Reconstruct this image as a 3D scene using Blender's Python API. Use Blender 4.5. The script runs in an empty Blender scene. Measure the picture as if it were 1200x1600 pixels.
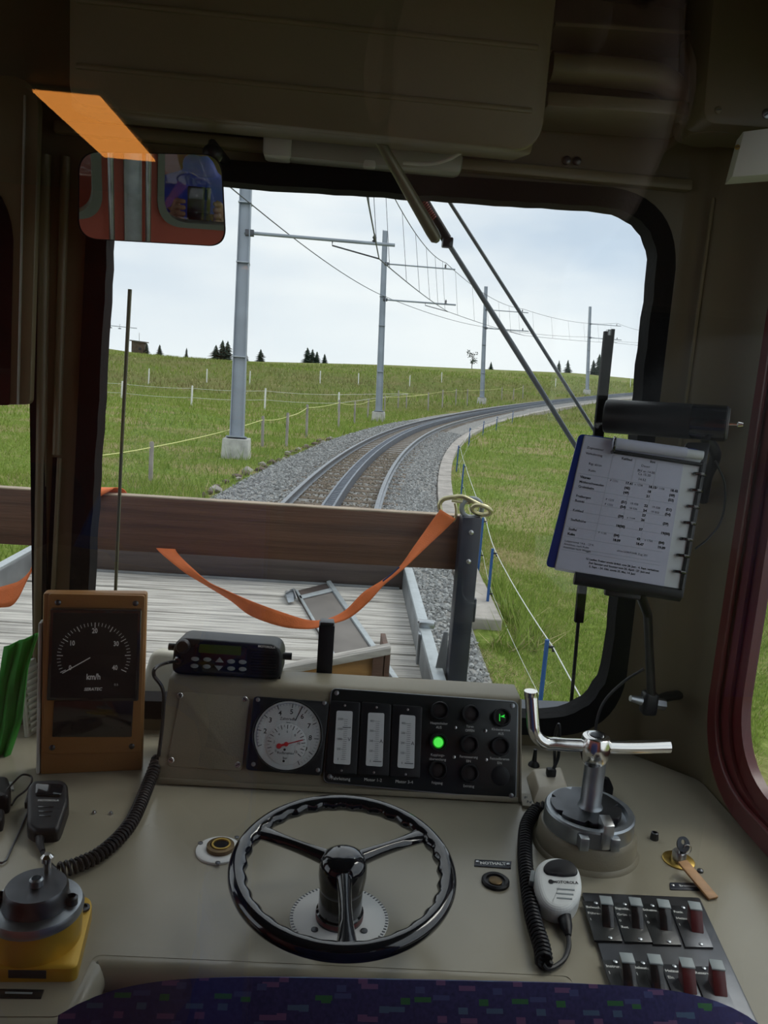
import bpy, bmesh, math, random
import numpy as np
from mathutils import Matrix, Vector
random.seed(7); RNG = np.random.default_rng(11)
scn = bpy.context.scene
COL = scn.collection
R_ = math.radians

# ------------------------------------------------------------------ camera
# Train frame: +X right, +Y forward along the track, +Z up; the lens is the origin.
FPX, CXP, CYP = 1250.0, 600.0, 800.0          # focal length and centre for 1200x1600
_F = Vector(((525 - CXP) / FPX, -(578 - CYP) / FPX, 1.0)).normalized()   # forward, in (right, up, depth)
_d = Vector((1, -0.074, 0)); _X = (_d - _F * _d.dot(_F)).normalized()
_Z = _X.cross(_F)
if _Z.y < 0: _Z = -_Z
def ray(px, py):
    c = Vector(((px - CXP) / FPX, -(py - CYP) / FPX, 1.0))
    return Vector((_X.dot(c), _F.dot(c), _Z.dot(c)))
def onz(px, py, z): r = ray(px, py); return r * (z / r.z)
def ony(px, py, y): r = ray(px, py); return r * (y / r.y)
def onx(px, py, x): r = ray(px, py); return r * (x / r.x)
def proj(p):
    c = _X * p[0] + _F * p[1] + _Z * p[2]
    return (CXP + FPX * c.x / c.z, CYP - FPX * c.y / c.z)
cam = bpy.data.cameras.new('camera'); cam_o = bpy.data.objects.new('camera', cam); COL.objects.link(cam_o)
cam.sensor_fit = 'VERTICAL'; cam.sensor_height = 36.0; cam.lens = 36.0 * FPX / 1600.0
cam.clip_start = 0.005; cam.clip_end = 2000
_r = Vector((_X.x, _F.x, _Z.x)); _u = Vector((_X.y, _F.y, _Z.y)); _f = Vector((_X.z, _F.z, _Z.z))
cam_o.matrix_world = Matrix((( _r.x, _u.x, -_f.x, 0), (_r.y, _u.y, -_f.y, 0), (_r.z, _u.z, -_f.z, 0), (0, 0, 0, 1)))
scn.camera = cam_o
GUP = (_r * 0.036 + _u).normalized()            # plumb line: the train stands on a grade, so masts lean to it

# ------------------------------------------------------------------ sky, sun, exposure
wd = bpy.data.worlds.new('sky'); scn.world = wd; wd.use_nodes = True
nt = wd.node_tree; nt.nodes.clear()
def N(t, **k):
    n = nt.nodes.new(t)
    for a, b in k.items(): setattr(n, a, b)
    return n
out = N('ShaderNodeOutputWorld'); bg = N('ShaderNodeBackground')
tc = N('ShaderNodeTexCoord'); mp = N('ShaderNodeMapping'); mp.inputs['Scale'].default_value = (1.0, 1.0, 3.2)
mp.inputs['Location'].default_value = (0.35, 0.1, 0.0)
nz = N('ShaderNodeTexNoise'); nz.inputs['Scale'].default_value = 2.1; nz.inputs['Detail'].default_value = 6; nz.inputs['Roughness'].default_value = 0.5
cr = N('ShaderNodeValToRGB')
cr.color_ramp.elements[0].position = 0.34; cr.color_ramp.elements[0].color = (0.56, 0.66, 0.80, 1)
cr.color_ramp.elements[1].position = 0.60; cr.color_ramp.elements[1].color = (0.90, 0.93, 0.97, 1)
sep = N('ShaderNodeSeparateXYZ')
hr = N('ShaderNodeMapRange'); hr.inputs['From Min'].default_value = 0.0; hr.inputs['From Max'].default_value = 0.16
hr.inputs['To Min'].default_value = 0.8; hr.inputs['To Max'].default_value = 0.0
mx = N('ShaderNodeMix', data_type='RGBA'); mx.inputs[7].default_value = (0.88, 0.92, 0.96, 1)
L = nt.links.new
L(tc.outputs['Generated'], mp.inputs['Vector']); L(mp.outputs['Vector'], nz.inputs['Vector'])
L(nz.outputs['Fac'], cr.inputs['Fac']); L(tc.outputs['Generated'], sep.inputs[0]); L(sep.outputs['Z'], hr.inputs['Value'])
L(hr.outputs['Result'], mx.inputs[0]); L(cr.outputs['Color'], mx.inputs[6]); L(mx.outputs[2], bg.inputs['Color'])
bg.inputs['Strength'].default_value = 1.32
L(bg.outputs[0], out.inputs['Surface'])
sun = bpy.data.lights.new('sun', 'SUN'); sun.energy = 1.3; sun.angle = R_(25); sun.color = (1.0, 0.96, 0.9)
sun_o = bpy.data.objects.new('sun', sun); COL.objects.link(sun_o)
sun_o.rotation_euler = Vector((-0.55, -0.35, -0.8)).to_track_quat('-Z', 'Y').to_euler()
vs = scn.view_settings; vs.view_transform = 'Standard'; vs.look = 'None'; vs.gamma = 1.0; vs.exposure = 0.0; vs.use_curve_mapping = False

# ------------------------------------------------------------------ materials
MATS = {}
def mat(name, col, rough=0.5, metal=0.0, var=0.0, vscale=6.0, bump=0.0, bscale=60.0, col2=None, stretch=(1, 1, 1), emit=None, estr=0.0, spec=0.5, coat=0.0):
    m = bpy.data.materials.new(name); m.use_nodes = True; t = m.node_tree; b = t.nodes['Principled BSDF']
    b.inputs['Base Color'].default_value = (*col, 1); b.inputs['Roughness'].default_value = rough; b.inputs['Metallic'].default_value = metal
    b.inputs['Specular IOR Level'].default_value = spec; b.inputs['Coat Weight'].default_value = coat
    if emit: b.inputs['Emission Color'].default_value = (*emit, 1); b.inputs['Emission Strength'].default_value = estr
    if var or bump:
        tc = t.nodes.new('ShaderNodeTexCoord'); mp = t.nodes.new('ShaderNodeMapping'); mp.inputs['Scale'].default_value = stretch
        t.links.new(tc.outputs['Object'], mp.inputs['Vector'])
        if var:
            n = t.nodes.new('ShaderNodeTexNoise'); n.inputs['Scale'].default_value = vscale; n.inputs['Detail'].default_value = 5
            t.links.new(mp.outputs['Vector'], n.inputs['Vector'])
            r = t.nodes.new('ShaderNodeValToRGB'); c2 = col2 or tuple(c * (1 - var) for c in col)
            r.color_ramp.elements[0].position = 0.33; r.color_ramp.elements[0].color = (*c2, 1)
            r.color_ramp.elements[1].position = 0.67; r.color_ramp.elements[1].color = (*(tuple(min(1, c * (1 + var * .4)) for c in col)), 1)
            t.links.new(n.outputs['Fac'], r.inputs['Fac']); t.links.new(r.outputs['Color'], b.inputs['Base Color'])
        if bump:
            n2 = t.nodes.new('ShaderNodeTexNoise'); n2.inputs['Scale'].default_value = bscale; n2.inputs['Detail'].default_value = 4
            t.links.new(mp.outputs['Vector'], n2.inputs['Vector'])
            bp = t.nodes.new('ShaderNodeBump'); bp.inputs['Strength'].default_value = bump; bp.inputs['Distance'].default_value = 0.004
            t.links.new(n2.outputs['Fac'], bp.inputs['Height']); t.links.new(bp.outputs['Normal'], b.inputs['Normal'])
    MATS[name] = m; return m
def glass(name, refl, tint=(1, 1, 1), rough=0.0):
    m = bpy.data.materials.new(name); m.use_nodes = True; t = m.node_tree; t.nodes.clear()
    o = t.nodes.new('ShaderNodeOutputMaterial'); tr = t.nodes.new('ShaderNodeBsdfTransparent'); tr.inputs[0].default_value = (*tint, 1)
    g = t.nodes.new('ShaderNodeBsdfGlossy'); g.inputs['Roughness'].default_value = rough
    mxs = t.nodes.new('ShaderNodeMixShader'); mxs.inputs[0].default_value = refl
    t.links.new(tr.outputs[0], mxs.inputs[1]); t.links.new(g.outputs[0], mxs.inputs[2]); t.links.new(mxs.outputs[0], o.inputs[0])
    MATS[name] = m; return m
mat('beige_paint', (.165, .14, .08), .45, var=.15, vscale=3, bump=.08, bscale=180)
mat('wall_paint', (.13, .108, .06), .5, var=.18, vscale=2.5, bump=.06, bscale=150)
mat('desk_paint', (.32, .295, .225), .24, var=.10, vscale=4, bump=.04, bscale=120)
mat('console_paint', (.235, .21, .15), .45, var=.1, vscale=7, bump=.12, bscale=400)
mat('socket_white', (.62, .56, .45), .45)
mat('rubber', (.008, .008, .009), .85, bump=.3, bscale=90, spec=.15)
mat('black_plastic', (.011, .012, .015), .42, bump=.1, bscale=500, spec=.35)
mat('flat_black', (.007, .007, .008), .7, spec=.15)
mat('dial_black', (.006, .008, .011), .5, spec=.25)
mat('old_brass', (.16, .11, .055), .45, .8, var=.3, vscale=60)
mat('ramp_grey', (.20, .18, .165), .6, .1, var=.2, vscale=5)
mat('black_gloss', (.008, .009, .012), .12, coat=.6)
mat('black_panel', (.014, .017, .018), .3, bump=.05, bscale=600)
mat('dark_metal', (.10, .105, .115), .38, 1, var=.2, vscale=30)
mat('steel', (.55, .56, .57), .3, 1, var=.15, vscale=25)
mat('chrome', (.80, .79, .77), .16, 1)
mat('zinc', (.40, .43, .46), .4, 1, var=.25, vscale=20)
mat('brass', (.52, .36, .10), .35, 1, var=.2, vscale=40)
mat('yellow_metal', (.55, .34, .035), .35, .35, var=.12, vscale=15)
mat('amber_paint', (.27, .125, .032), .5, var=.08, vscale=10, bump=.1, bscale=300)
mat('dial_white', (.62, .66, .68), .5)
mat('ink', (.02, .022, .026), .6)
mat('white_ink', (.75, .77, .75), .6)
mat('red_ink', (.55, .02, .03), .5)
mat('aluminium', (.50, .54, .56), .4, .4, var=.12, vscale=30)
mat('silver_disc', (.82, .83, .82), .5, .0, var=.06)
mat('lcd', (.05, .085, .01), .3)
mat('button_grey', (.26, .30, .31), .5)
mat('mic_grey', (.74, .77, .76), .5)
mat('white_enamel', (.82, .84, .84), .4)
mat('blue_plastic', (.012, .035, .22), .4)
mat('paper', (.46, .49, .60), .7)
mat('clear_sheet', (.55, .60, .62), .3)
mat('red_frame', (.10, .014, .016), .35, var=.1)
mat('red_paint', (.46, .095, .06), .45, var=.1, vscale=3)
mat('grey_green', (.17, .20, .16), .5)
mat('wood_tag', (.45, .24, .10), .55, var=.25, vscale=12, stretch=(1, 6, 1))
mat('lamp_lens', (.030, .024, .026), .5, spec=.3)
mat('lamp_dark', (.02, .018, .018), .2, coat=.4)
mat('lamp_green', (.02, .25, .02), .4, emit=(.02, .8, .03), estr=.22)
mat('lamp_core', (.05, .5, .05), .4, emit=(.10, 1, .10), estr=.85)
mat('flag_green', (.02, .4, .05), .4, emit=(.04, 1, .08), estr=.7)
mat('mirror', (.85, .86, .87), .01, 1)
mat('olive_metal', (.16, .16, .11), .4, .3)
mat('light_cover', (.30, .31, .27), .35)
mat('off_white', (.52, .53, .50), .5, var=.1)
mat('orange_lamp', (.8, .5, .2), .5, emit=(1.0, .36, .07), estr=5.0)
mat('green_cloth', (.03, .30, .03), .8, var=.4, vscale=9)
mat('spring_red', (.30, .07, .05), .5)
glass('pane', .016, (.97, .985, .98)); glass('partition_pane', .062, (.97, .97, .96)); glass('lens_cover', .06)
# outdoors
mat('wagon_wood_dark', (.13, .066, .042), .6, var=.45, vscale=3.2, stretch=(.35, 3, 9), bump=.4, bscale=20)
mat('wagon_wood_black', (.075, .055, .048), .65, var=.35, vscale=4, stretch=(.35, 3, 9), bump=.3, bscale=20)
mat('deck_wood', (.58, .55, .505), .8, var=.5, vscale=6, stretch=(.5, 9, 3), bump=.9, bscale=26)
mat('plank_edge', (.45, .36, .27), .75, var=.3, vscale=8)
mat('crate_wood', (.40, .21, .065), .6, var=.35, vscale=7, stretch=(1, 2, 4))
mat('post_blue_black', (.022, .027, .042), .4, var=.3, vscale=12)
mat('galvanised', (.24, .255, .265), .5, .3, var=.25, vscale=7)
mat('mast_steel', (.34, .38, .43), .5, .35, var=.15, vscale=1.5)
mat('concrete', (.52, .51, .48), .9, var=.25, vscale=5, bump=.4, bscale=30)
mat('kerb_concrete', (.42, .385, .35), .9, var=.3, vscale=4, bump=.5, bscale=25)
mat('rail_steel', (.25, .27, .30), .35, .8, var=.3, vscale=8)
mat('rack_steel', (.20, .23, .28), .4, .7, var=.3, vscale=8)
mat('sleeper_wood', (.15, .115, .085), .85, var=.4, vscale=8, bump=.5, bscale=20)
mat('strap_orange', (.78, .19, .055), .75, var=.12, vscale=20, bump=.5, bscale=250)
mat('strap_thread', (.02, .03, .10), .7)
mat('hook_zinc', (.55, .50, .30), .3, .9, var=.25, vscale=40)
mat('ring_grey', (.28, .31, .32), .5, .3, var=.2, vscale=50)
mat('fence_wood', (.33, .30, .27), .85, var=.3, vscale=6, stretch=(1, 1, .3))
mat('fence_white', (.70, .70, .66), .7, var=.1)
mat('fence_blue', (.02, .09, .28), .5)
mat('tape_yellow', (.72, .72, .28), .6)
mat('wire_white', (.72, .73, .70), .6)
mat('wire_dark', (.10, .11, .13), .5, .5)
mat('fir', (.028, .055, .035), .85, var=.4, vscale=3)
mat('bark', (.06, .045, .035), .9)
mat('hut_wood', (.10, .075, .055), .85, var=.3, vscale=2)
mat('hut_roof', (.13, .12, .11), .8)
mat('canvas', (.58, .55, .47), .85, var=.15, vscale=8, bump=.3, bscale=60)
mat('jacket_blue', (.03, .10, .75), .6, var=.25, vscale=6)
mat('trouser_dark', (.02, .02, .03), .8)
mat('skin', (.50, .29, .2), .55)
mat('hair', (.05, .03, .02), .7)
mat('seat_red', (.20, .035, .04), .85, var=.4, vscale=8)

# ------------------------------------------------------------------ mesh helpers
class MB:
    def __init__(s, M=None): s.v = []; s.f = []; s.M = M or Matrix()
    def add(s, vs_, fs, M=None):
        T = s.M @ M if M is not None else s.M
        b = len(s.v); s.v += [T @ Vector(p) for p in vs_]; s.f += [tuple(b + i for i in f) for f in fs]
        return s
    def _bm(s, bm, M=None):
        bm.verts.index_update(); s.add([v.co.copy() for v in bm.verts], [[v.index for v in f.verts] for f in bm.faces], M); bm.free(); return s
    def box(s, c, d, bev=0.0, seg=2, M=None):
        bm = bmesh.new(); bmesh.ops.create_cube(bm, size=1.0)
        for v in bm.verts: v.co = Vector((v.co.x * d[0] + c[0], v.co.y * d[1] + c[1], v.co.z * d[2] + c[2]))
        if bev: bmesh.ops.bevel(bm, geom=bm.edges[:], offset=min(bev, min(d) * .49), segments=seg, affect='EDGES', profile=.5)
        return s._bm(bm, M)
    def hull(s, p8, bev=0.0, seg=2):                 # 8 corners: bottom quad then top quad
        bm = bmesh.new(); q = [bm.verts.new(p) for p in p8]
        for f in ((0, 3, 2, 1), (4, 5, 6, 7), (0, 1, 5, 4), (1, 2, 6, 5), (2, 3, 7, 6), (3, 0, 4, 7)): bm.faces.new([q[i] for i in f])
        bmesh.ops.recalc_face_normals(bm, faces=bm.faces[:])
        if bev: bmesh.ops.bevel(bm, geom=bm.edges[:], offset=bev, segments=seg, affect='EDGES', profile=.5)
        return s._bm(bm)
    def prism(s, poly, z0, z1, bev=0.0, seg=2, M=None):
        bm = bmesh.new(); a = [bm.verts.new((p[0], p[1], z0)) for p in poly]; b = [bm.verts.new((p[0], p[1], z1)) for p in poly]
        n = len(poly); bm.faces.new(a[::-1]); top = bm.faces.new(b)
        for i in range(n): bm.faces.new((a[i], a[(i + 1) % n], b[(i + 1) % n], b[i]))
        bmesh.ops.recalc_face_normals(bm, faces=bm.faces[:])
        if bev: bmesh.ops.bevel(bm, geom=top.edges[:], offset=bev, segments=seg, affect='EDGES', profile=.5)
        return s._bm(bm, M)
    def holed(s, outer, holes, z0, z1, M=None):
        bm = bmesh.new(); loops = []
        for lp in [outer] + holes:
            vs_ = [bm.verts.new((p[0], p[1], z0)) for p in lp]
            loops.append(vs_)
            for i in range(len(vs_)): bm.edges.new((vs_[i], vs_[(i + 1) % len(vs_)]))
        bmesh.ops.triangle_fill(bm, edges=bm.edges[:], use_beauty=True)
        fs = bm.faces[:]
        up = {}
        for v in bm.verts[:]: up[v] = bm.verts.new((v.co.x, v.co.y, z1))
        for f in fs: bm.faces.new([up[v] for v in f.verts][::-1])
        for vs_ in loops:
            for i in range(len(vs_)):
                a, b = vs_[i], vs_[(i + 1) % len(vs_)]; bm.faces.new((a, b, up[b], up[a]))
        bmesh.ops.recalc_face_normals(bm, faces=bm.faces[:])
        return s._bm(bm, M)
    def lathe(s, prof, c=(0, 0, 0), seg=32, M=None, axis='Z'):
        vs_, fs = [], []; n = len(prof)
        for j in range(seg):
            a = 2 * math.pi * j / seg
            for (r, z) in prof: vs_.append((c[0] + r * math.cos(a), c[1] + r * math.sin(a), c[2] + z))
        for j in range(seg):
            k = (j + 1) % seg
            for i in range(n - 1): fs.append((j * n + i, k * n + i, k * n + i + 1, j * n + i + 1))
        fs.append(tuple(j * n for j in range(seg))[::-1]); fs.append(tuple(j * n + n - 1 for j in range(seg)))
        return s.add(vs_, fs, M)
    def tube(s, path, r, seg=10, closed=False, taper=None):
        P = [Vector(p) for p in path]; n = len(P); vs_, fs = [], []
        prev = None
        for i in range(n):
            if closed: t = P[(i + 1) % n] - P[i - 1]
            else: t = P[min(i + 1, n - 1)] - P[max(i - 1, 0)]
            t.normalize()
            if prev is None:
                h = Vector((0, 0, 1)) if abs(t.z) < .9 else Vector((1, 0, 0)); nn = t.cross(h).normalized()
            else:
                nn = prev - t * prev.dot(t)
                nn = nn.normalized() if nn.length > 1e-6 else t.orthogonal().normalized()
            prev = nn; bb = t.cross(nn); rr = r if taper is None else taper[i]
            for k in range(seg):
                a = 2 * math.pi * k / seg; vs_.append(P[i] + (nn * math.cos(a) + bb * math.sin(a)) * rr)
        m = n if closed else n - 1
        for i in range(m):
            for k in range(seg):
                a, b = i * seg + k, i * seg + (k + 1) % seg; c, d = ((i + 1) % n) * seg + (k + 1) % seg, ((i + 1) % n) * seg + k
                fs.append((a, b, c, d))
        if not closed: fs.append(tuple(range(seg))[::-1]); fs.append(tuple((n - 1) * seg + k for k in range(seg)))
        return s.add(vs_, fs)
    def cyl(s, p0, p1, r, seg=16, r1=None): return s.tube([p0, p1], r, seg, taper=[r, r if r1 is None else r1])
    def sphere(s, c, r, seg=14, sc=(1, 1, 1)):
        bm = bmesh.new(); bmesh.ops.create_uvsphere(bm, u_segments=seg, v_segments=max(6, seg // 2), radius=1)
        for v in bm.verts: v.co = Vector((c[0] + v.co.x * r * sc[0], c[1] + v.co.y * r * sc[1], c[2] + v.co.z * r * sc[2]))
        return s._bm(bm)
ROOTLOC = {}
def link_mesh(name, v, f, m, root=None, smooth=True):
    off = ROOTLOC.get(root.name, Vector()) if root is not None else Vector()
    me = bpy.data.meshes.new(name); me.from_pydata([tuple(Vector(p) - off) for p in v], [], f)
    me.validate()
    if smooth:
        me.shade_smooth(); me.set_sharp_from_angle(angle=R_(38))
    me.materials.append(MATS[m] if isinstance(m, str) else m)
    o = bpy.data.objects.new(name, me); COL.objects.link(o)
    if root is not None: o.parent = root; ROOTLOC[o.name] = off
    return o
def part(name, mb, m, root=None, label=None, kind=None, smooth=True):
    o = link_mesh(name, mb.v, mb.f, m, root, smooth)
    if label: o['label'] = label
    if kind: o['kind'] = kind
    return o
def tag(o, label, cat, group=None):
    o['label'] = label; o['category'] = cat
    if group: o['group'] = group
    return o
def thing(name, label, cat, loc, group=None):
    o = bpy.data.objects.new(name, None); COL.objects.link(o); o.location = loc; o.empty_display_size = .05
    ROOTLOC[o.name] = Vector(loc); return tag(o, label, cat, group)
def struct(name, mb, m, smooth=True):
    o = link_mesh(name, mb.v, mb.f, m, None, smooth); o['kind'] = 'structure'; return o
def solo(name, mb, m, label, cat, group=None):
    o = link_mesh(name, mb.v, mb.f, m); return tag(o, label, cat, group)
def copy_tree(o, delta, parent=None):
    c = o.copy(); COL.objects.link(c)
    if parent is None: c.location = o.location + delta
    else: c.parent = parent
    for ch in list(o.children): copy_tree(ch, delta, c)
    return c
class Pl:                                           # a working plane: origin, u right, v up, n out to the viewer
    def __init__(s, o, u, n):
        s.o = Vector(o); s.n = Vector(n).normalized(); u = Vector(u); s.u = (u - s.n * u.dot(s.n)).normalized(); s.v = s.n.cross(s.u)
    def M(s, dx=0, dy=0, dz=0, rot=0):
        p = s.o + s.u * dx + s.v * dy + s.n * dz
        m = Matrix(((s.u.x, s.v.x, s.n.x, p.x), (s.u.y, s.v.y, s.n.y, p.y), (s.u.z, s.v.z, s.n.z, p.z), (0, 0, 0, 1)))
        return m @ Matrix.Rotation(rot, 4, 'Z') if rot else m
    def uv(s, px, py):
        r = ray(px, py); p = r * (s.o.dot(s.n) / r.dot(s.n)) - s.o
        return (p.dot(s.u), p.dot(s.v))
    def uvs(s, pts): return [s.uv(*p) for p in pts]
    def w(s, u, v, n=0): return s.o + s.u * u + s.v * v + s.n * n
def rounded(poly, r, seg=5):
    out_ = []; n = len(poly); rr = r if isinstance(r, (list, tuple)) else [r] * n
    for i in range(n):
        p, a, b = Vector(poly[i]), Vector(poly[i - 1]), Vector(poly[(i + 1) % n])
        da, db = (a - p).normalized(), (b - p).normalized(); d = min(rr[i], (a - p).length * .49, (b - p).length * .49)
        p0, p2 = p + da * d, p + db * d
        for k in range(seg + 1):
            t = k / seg; out_.append(tuple(p0 * (1 - t) ** 2 + p * 2 * t * (1 - t) * .86 + p2 * t ** 2 + (p0 + p2) * .5 * 2 * t * (1 - t) * .14))
    return out_
def rect(x0, y0, x1, y1): return [(x0, y0), (x1, y0), (x1, y1), (x0, y1)]
def text(s, size, M, m, root, align='CENTER', name='lettering', extr=0.0, bold=0.0, sx=1.0, shear=0.0, space=1.0):
    cu = bpy.data.curves.new(name, 'FONT'); cu.body = s; cu.size = size; cu.align_x = align; cu.align_y = 'CENTER'
    cu.resolution_u = 2; cu.extrude = extr; cu.offset = bold; cu.shear = shear; cu.space_character = space
    o = bpy.data.objects.new('tmp', cu); me = bpy.data.meshes.new_from_object(o); bpy.data.objects.remove(o); bpy.data.curves.remove(cu)
    me.name = name
    off = ROOTLOC.get(root.name, Vector()) if root is not None else Vector()
    T = Matrix.Translation(-off) @ M @ Matrix.Diagonal((sx, 1, 1, 1)); me.transform(T)
    me.materials.clear(); me.materials.append(MATS[m])
    ob = bpy.data.objects.new(name, me); COL.objects.link(ob)
    if root is not None: ob.parent = root
    return ob
def bez(pts, n=24):                                  # smooth curve through points (Catmull-Rom)
    P = [Vector(p) for p in pts]; P = [P[0] * 2 - P[1]] + P + [P[-1] * 2 - P[-2]]; out_ = []
    m = len(P) - 3
    for i in range(m):
        for k in range(n):
            t = k / n; a, b, c, d = P[i:i + 4]
            out_.append(.5 * ((2 * b) + (c - a) * t + (2 * a - 5 * b + 4 * c - d) * t * t + (3 * b - a - 3 * c + d) * t ** 3))
    out_.append(P[-2].copy()); return out_
def helix(path, rad, pitch, per=9):
    P = [Vector(p) for p in path]; L_ = [0]
    for i in range(1, len(P)): L_.append(L_[-1] + (P[i] - P[i - 1]).length)
    tot = L_[-1]; n = int(tot / pitch * per); o = []; j = 0; prev = None
    for i in range(n + 1):
        s_ = tot * i / n
        while j < len(L_) - 2 and L_[j + 1] < s_: j += 1
        t = (s_ - L_[j]) / max(1e-9, L_[j + 1] - L_[j]); p = P[j].lerp(P[j + 1], t); d = (P[j + 1] - P[j]).normalized()
        nn = Vector((0, 0, 1)).cross(d) if prev is None else prev - d * prev.dot(d)
        nn.normalize(); prev = nn; a = 2 * math.pi * i / per
        o.append(p + (nn * math.cos(a) + d.cross(nn) * math.sin(a)) * rad)
    return o
def screw(pl, px, root, r=.0045, m='dark_metal', z=0.0):
    u, v = pl.uv(*px); M = pl.M(u, v, z)
    mb = MB(M); mb.lathe([(r, 0), (r, .0012), (r * .8, .0022), (r * .2, .0024)], seg=12)
    o = part('screw', mb, m, root)
    a = random.uniform(0, 3.1); part('slot', MB(M @ Matrix.Rotation(a, 4, 'Z')).box((0, 0, .0022), (r * 1.5, r * .25, .0008)), 'ink', o); return o

# ================================================================== THE CAB: walls, windows
WY, DZ, FLOOR, CEIL = 1.58, -0.76, -1.62, 0.70
XR, XL = 0.785, -1.90
wallf = Pl((0, WY, 0), (1, 0, 0), (0, -1, 0))
ws_c = [(-.430, .321), (.602, .342), (.614, -.694), (-.472, -.694)]
def grow(c, d): return [(c[0][0] - d, c[0][1] + d), (c[1][0] + d, c[1][1] + d), (c[2][0] + d, c[2][1] - d), (c[3][0] - d, c[3][1] - d)]
ws_r = [.10, .10, .13, .11]
lw_c = [(-1.62, .321), (-.580, .321), (-.570, -.694), (-1.60, -.694)]
def wavy(poly, a):                                   # hand-cut rubber edge
    P = []
    for i in range(len(poly)):
        p, q = Vector(poly[i]), Vector(poly[(i + 1) % len(poly)]); n = max(1, int((q - p).length / .03))
        for k in range(n): P.append(tuple(p.lerp(q, k / n) + Vector((random.uniform(-a, a), random.uniform(-a, a)))))
    return P
struct('wall_front', MB(wallf.M()).holed(rect(XL, FLOOR, .66, CEIL), [rounded(grow(ws_c, .02), .12, 8), rounded(grow(lw_c, .008), .12, 8)], -.05, 0), 'wall_paint')
w1 = thing('window_1', 'wide windshield pane in black rubber seal facing the track', 'window', wallf.w(0, -.694)); w1['kind'] = 'structure'
g1 = MB(wallf.M()).holed(rounded(grow(ws_c, .038), .14, 10), [wavy(rounded(ws_c, ws_r, 10), .0018)], -.040, .012)
part('window_seal', g1, 'rubber', w1)
part('glass_pane', MB(wallf.M()).prism(rounded(grow(ws_c, .006), ws_r, 8), -.034, -.030), 'pane', w1, smooth=False)
w3 = thing('window_3', 'second front window beyond the pillar, partly hidden by a blind', 'window', wallf.w(-1.1, -.694)); w3['kind'] = 'structure'
part('window_seal', MB(wallf.M()).holed(rounded(grow(lw_c, .026), .14, 8), [rounded(lw_c, .11, 8)], -.056, .010), 'rubber', w3)
part('glass_pane', MB(wallf.M()).prism(rounded(grow(lw_c, .006), .11, 8), -.034, -.030), 'pane', w3, smooth=False)
# pillar ridges between the two front windows
for i, (a, b, w) in enumerate((((70, 400), (62, 900), .010), ((99, 400), (90, 690), .008))):
    ua, ub = wallf.uv(*a), wallf.uv(*b); du = (ub[0] - ua[0]) / (ub[1] - ua[1])
    z0, z1 = (-.76, .345) if i == 0 else (-.20, .345)
    p0 = wallf.w(ua[0] + du * (z0 - ua[1]), z0, .004); p1 = wallf.w(ua[0] + du * (z1 - ua[1]), z1, .004)
    struct('trim_%d' % (i + 1), MB().cyl(p0, p1, w, 14), 'beige_paint')
ua, ub = wallf.uv(94, 715), wallf.uv(84, 925)
struct('trim_3', MB().tube([wallf.w(*ua, .004), wallf.w(*ub, .004)], .0045, 10), 'beige_paint')
struct('trim_4', MB().hull([wallf.w(ub[0] - .013, ub[1], 0), wallf.w(ub[0] - .005, ub[1], 0), wallf.w(ub[0] - .005, ub[1], .003), wallf.w(ub[0] - .013, ub[1], .003),
                            wallf.w(ua[0] - .013, ua[1], 0), wallf.w(ua[0] - .005, ua[1], 0), wallf.w(ua[0] - .005, ua[1], .003), wallf.w(ua[0] - .013, ua[1], .003)]), 'rubber')
# header rail over the windshield
struct('trim_5', MB(wallf.M()).box((.06, .392, .012), (1.18, .022, .024), .006), 'beige_paint')
# right corner pillar
prof = [(.648, WY), (.668, 1.576), (.684, 1.562), (.694, 1.545), (.706, 1.533), (.730, 1.520), (.755, 1.500), (.776, 1.475), (XR, 1.450)]
bk = [(XR + .05, 1.45), (XR + .05, WY + .05), (.648, WY + .05)]
struct('trim_6', MB().prism(prof + bk, FLOOR, CEIL), 'wall_paint')
struct('trim_7', MB().tube([Vector((.688, 1.548, -.30)), Vector((.688, 1.548, .37))], .0035, 8), 'beige_paint')
# right wall with its side window, left wall, roof, floor
wallr = Pl((XR, 0, 0), (0, -1, 0), (-1, 0, 0))
sw = [(-1.350, .46), (-.25, .46), (-.25, -.670), (-1.345, -.670)]
swo = [(-1.452, .56), (-.15, .56), (-.15, -.752), (-1.452, -.752)]
struct('wall_right', MB(wallr.M()).holed(rect(-1.46, FLOOR, 3.75, CEIL), [rounded(grow(sw, .04), .14, 8), rounded([(.30, .46), (1.00, .46), (1.00, -.62), (.30, -.62)], .1)], -.014, 0), 'wall_paint')
w2 = thing('window_2', 'side window in a dark red frame at the right wall', 'window', (XR, .75, -.70)); w2['kind'] = 'structure'
part('frame', MB(wallr.M()).holed(rounded(swo, .17, 10), [rounded(grow(sw, .03), .15, 10)], -.012, .012), 'red_frame', w2)
part('frame_lip', MB(wallr.M()).holed(rounded(grow(sw, .035), .155, 10), [rounded(sw, .13, 10)], -.014, .004), 'red_frame', w2)
tr = [wallr.w(p[0], p[1], .018) for p in rounded([(swo[0][0] + .045, swo[0][1] - .04), (swo[1][0] - .05, swo[1][1] - .05), (swo[2][0] - .05, swo[2][1] + .045), (swo[3][0] + .045, swo[3][1] + .045)], .15, 12)]
part('trim_strip', MB().tube(tr, .0045, 8, closed=True), 'red_frame', w2)
part('glass_pane', MB(wallr.M()).prism(rounded(grow(sw, .01), .13, 8), -.010, -.007), 'pane', w2, smooth=False)
walll = Pl((XL, 0, 0), (0, 1, 0), (1, 0, 0))
struct('wall_left', MB(walll.M()).holed(rect(-3.75, FLOOR, WY + .05, CEIL), [rounded(rect(.3, -.62, 1.3, .42), .1), rounded(rect(-1.6, -.62, -.5, .46), .1)], -.05, 0), 'red_paint')
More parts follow.
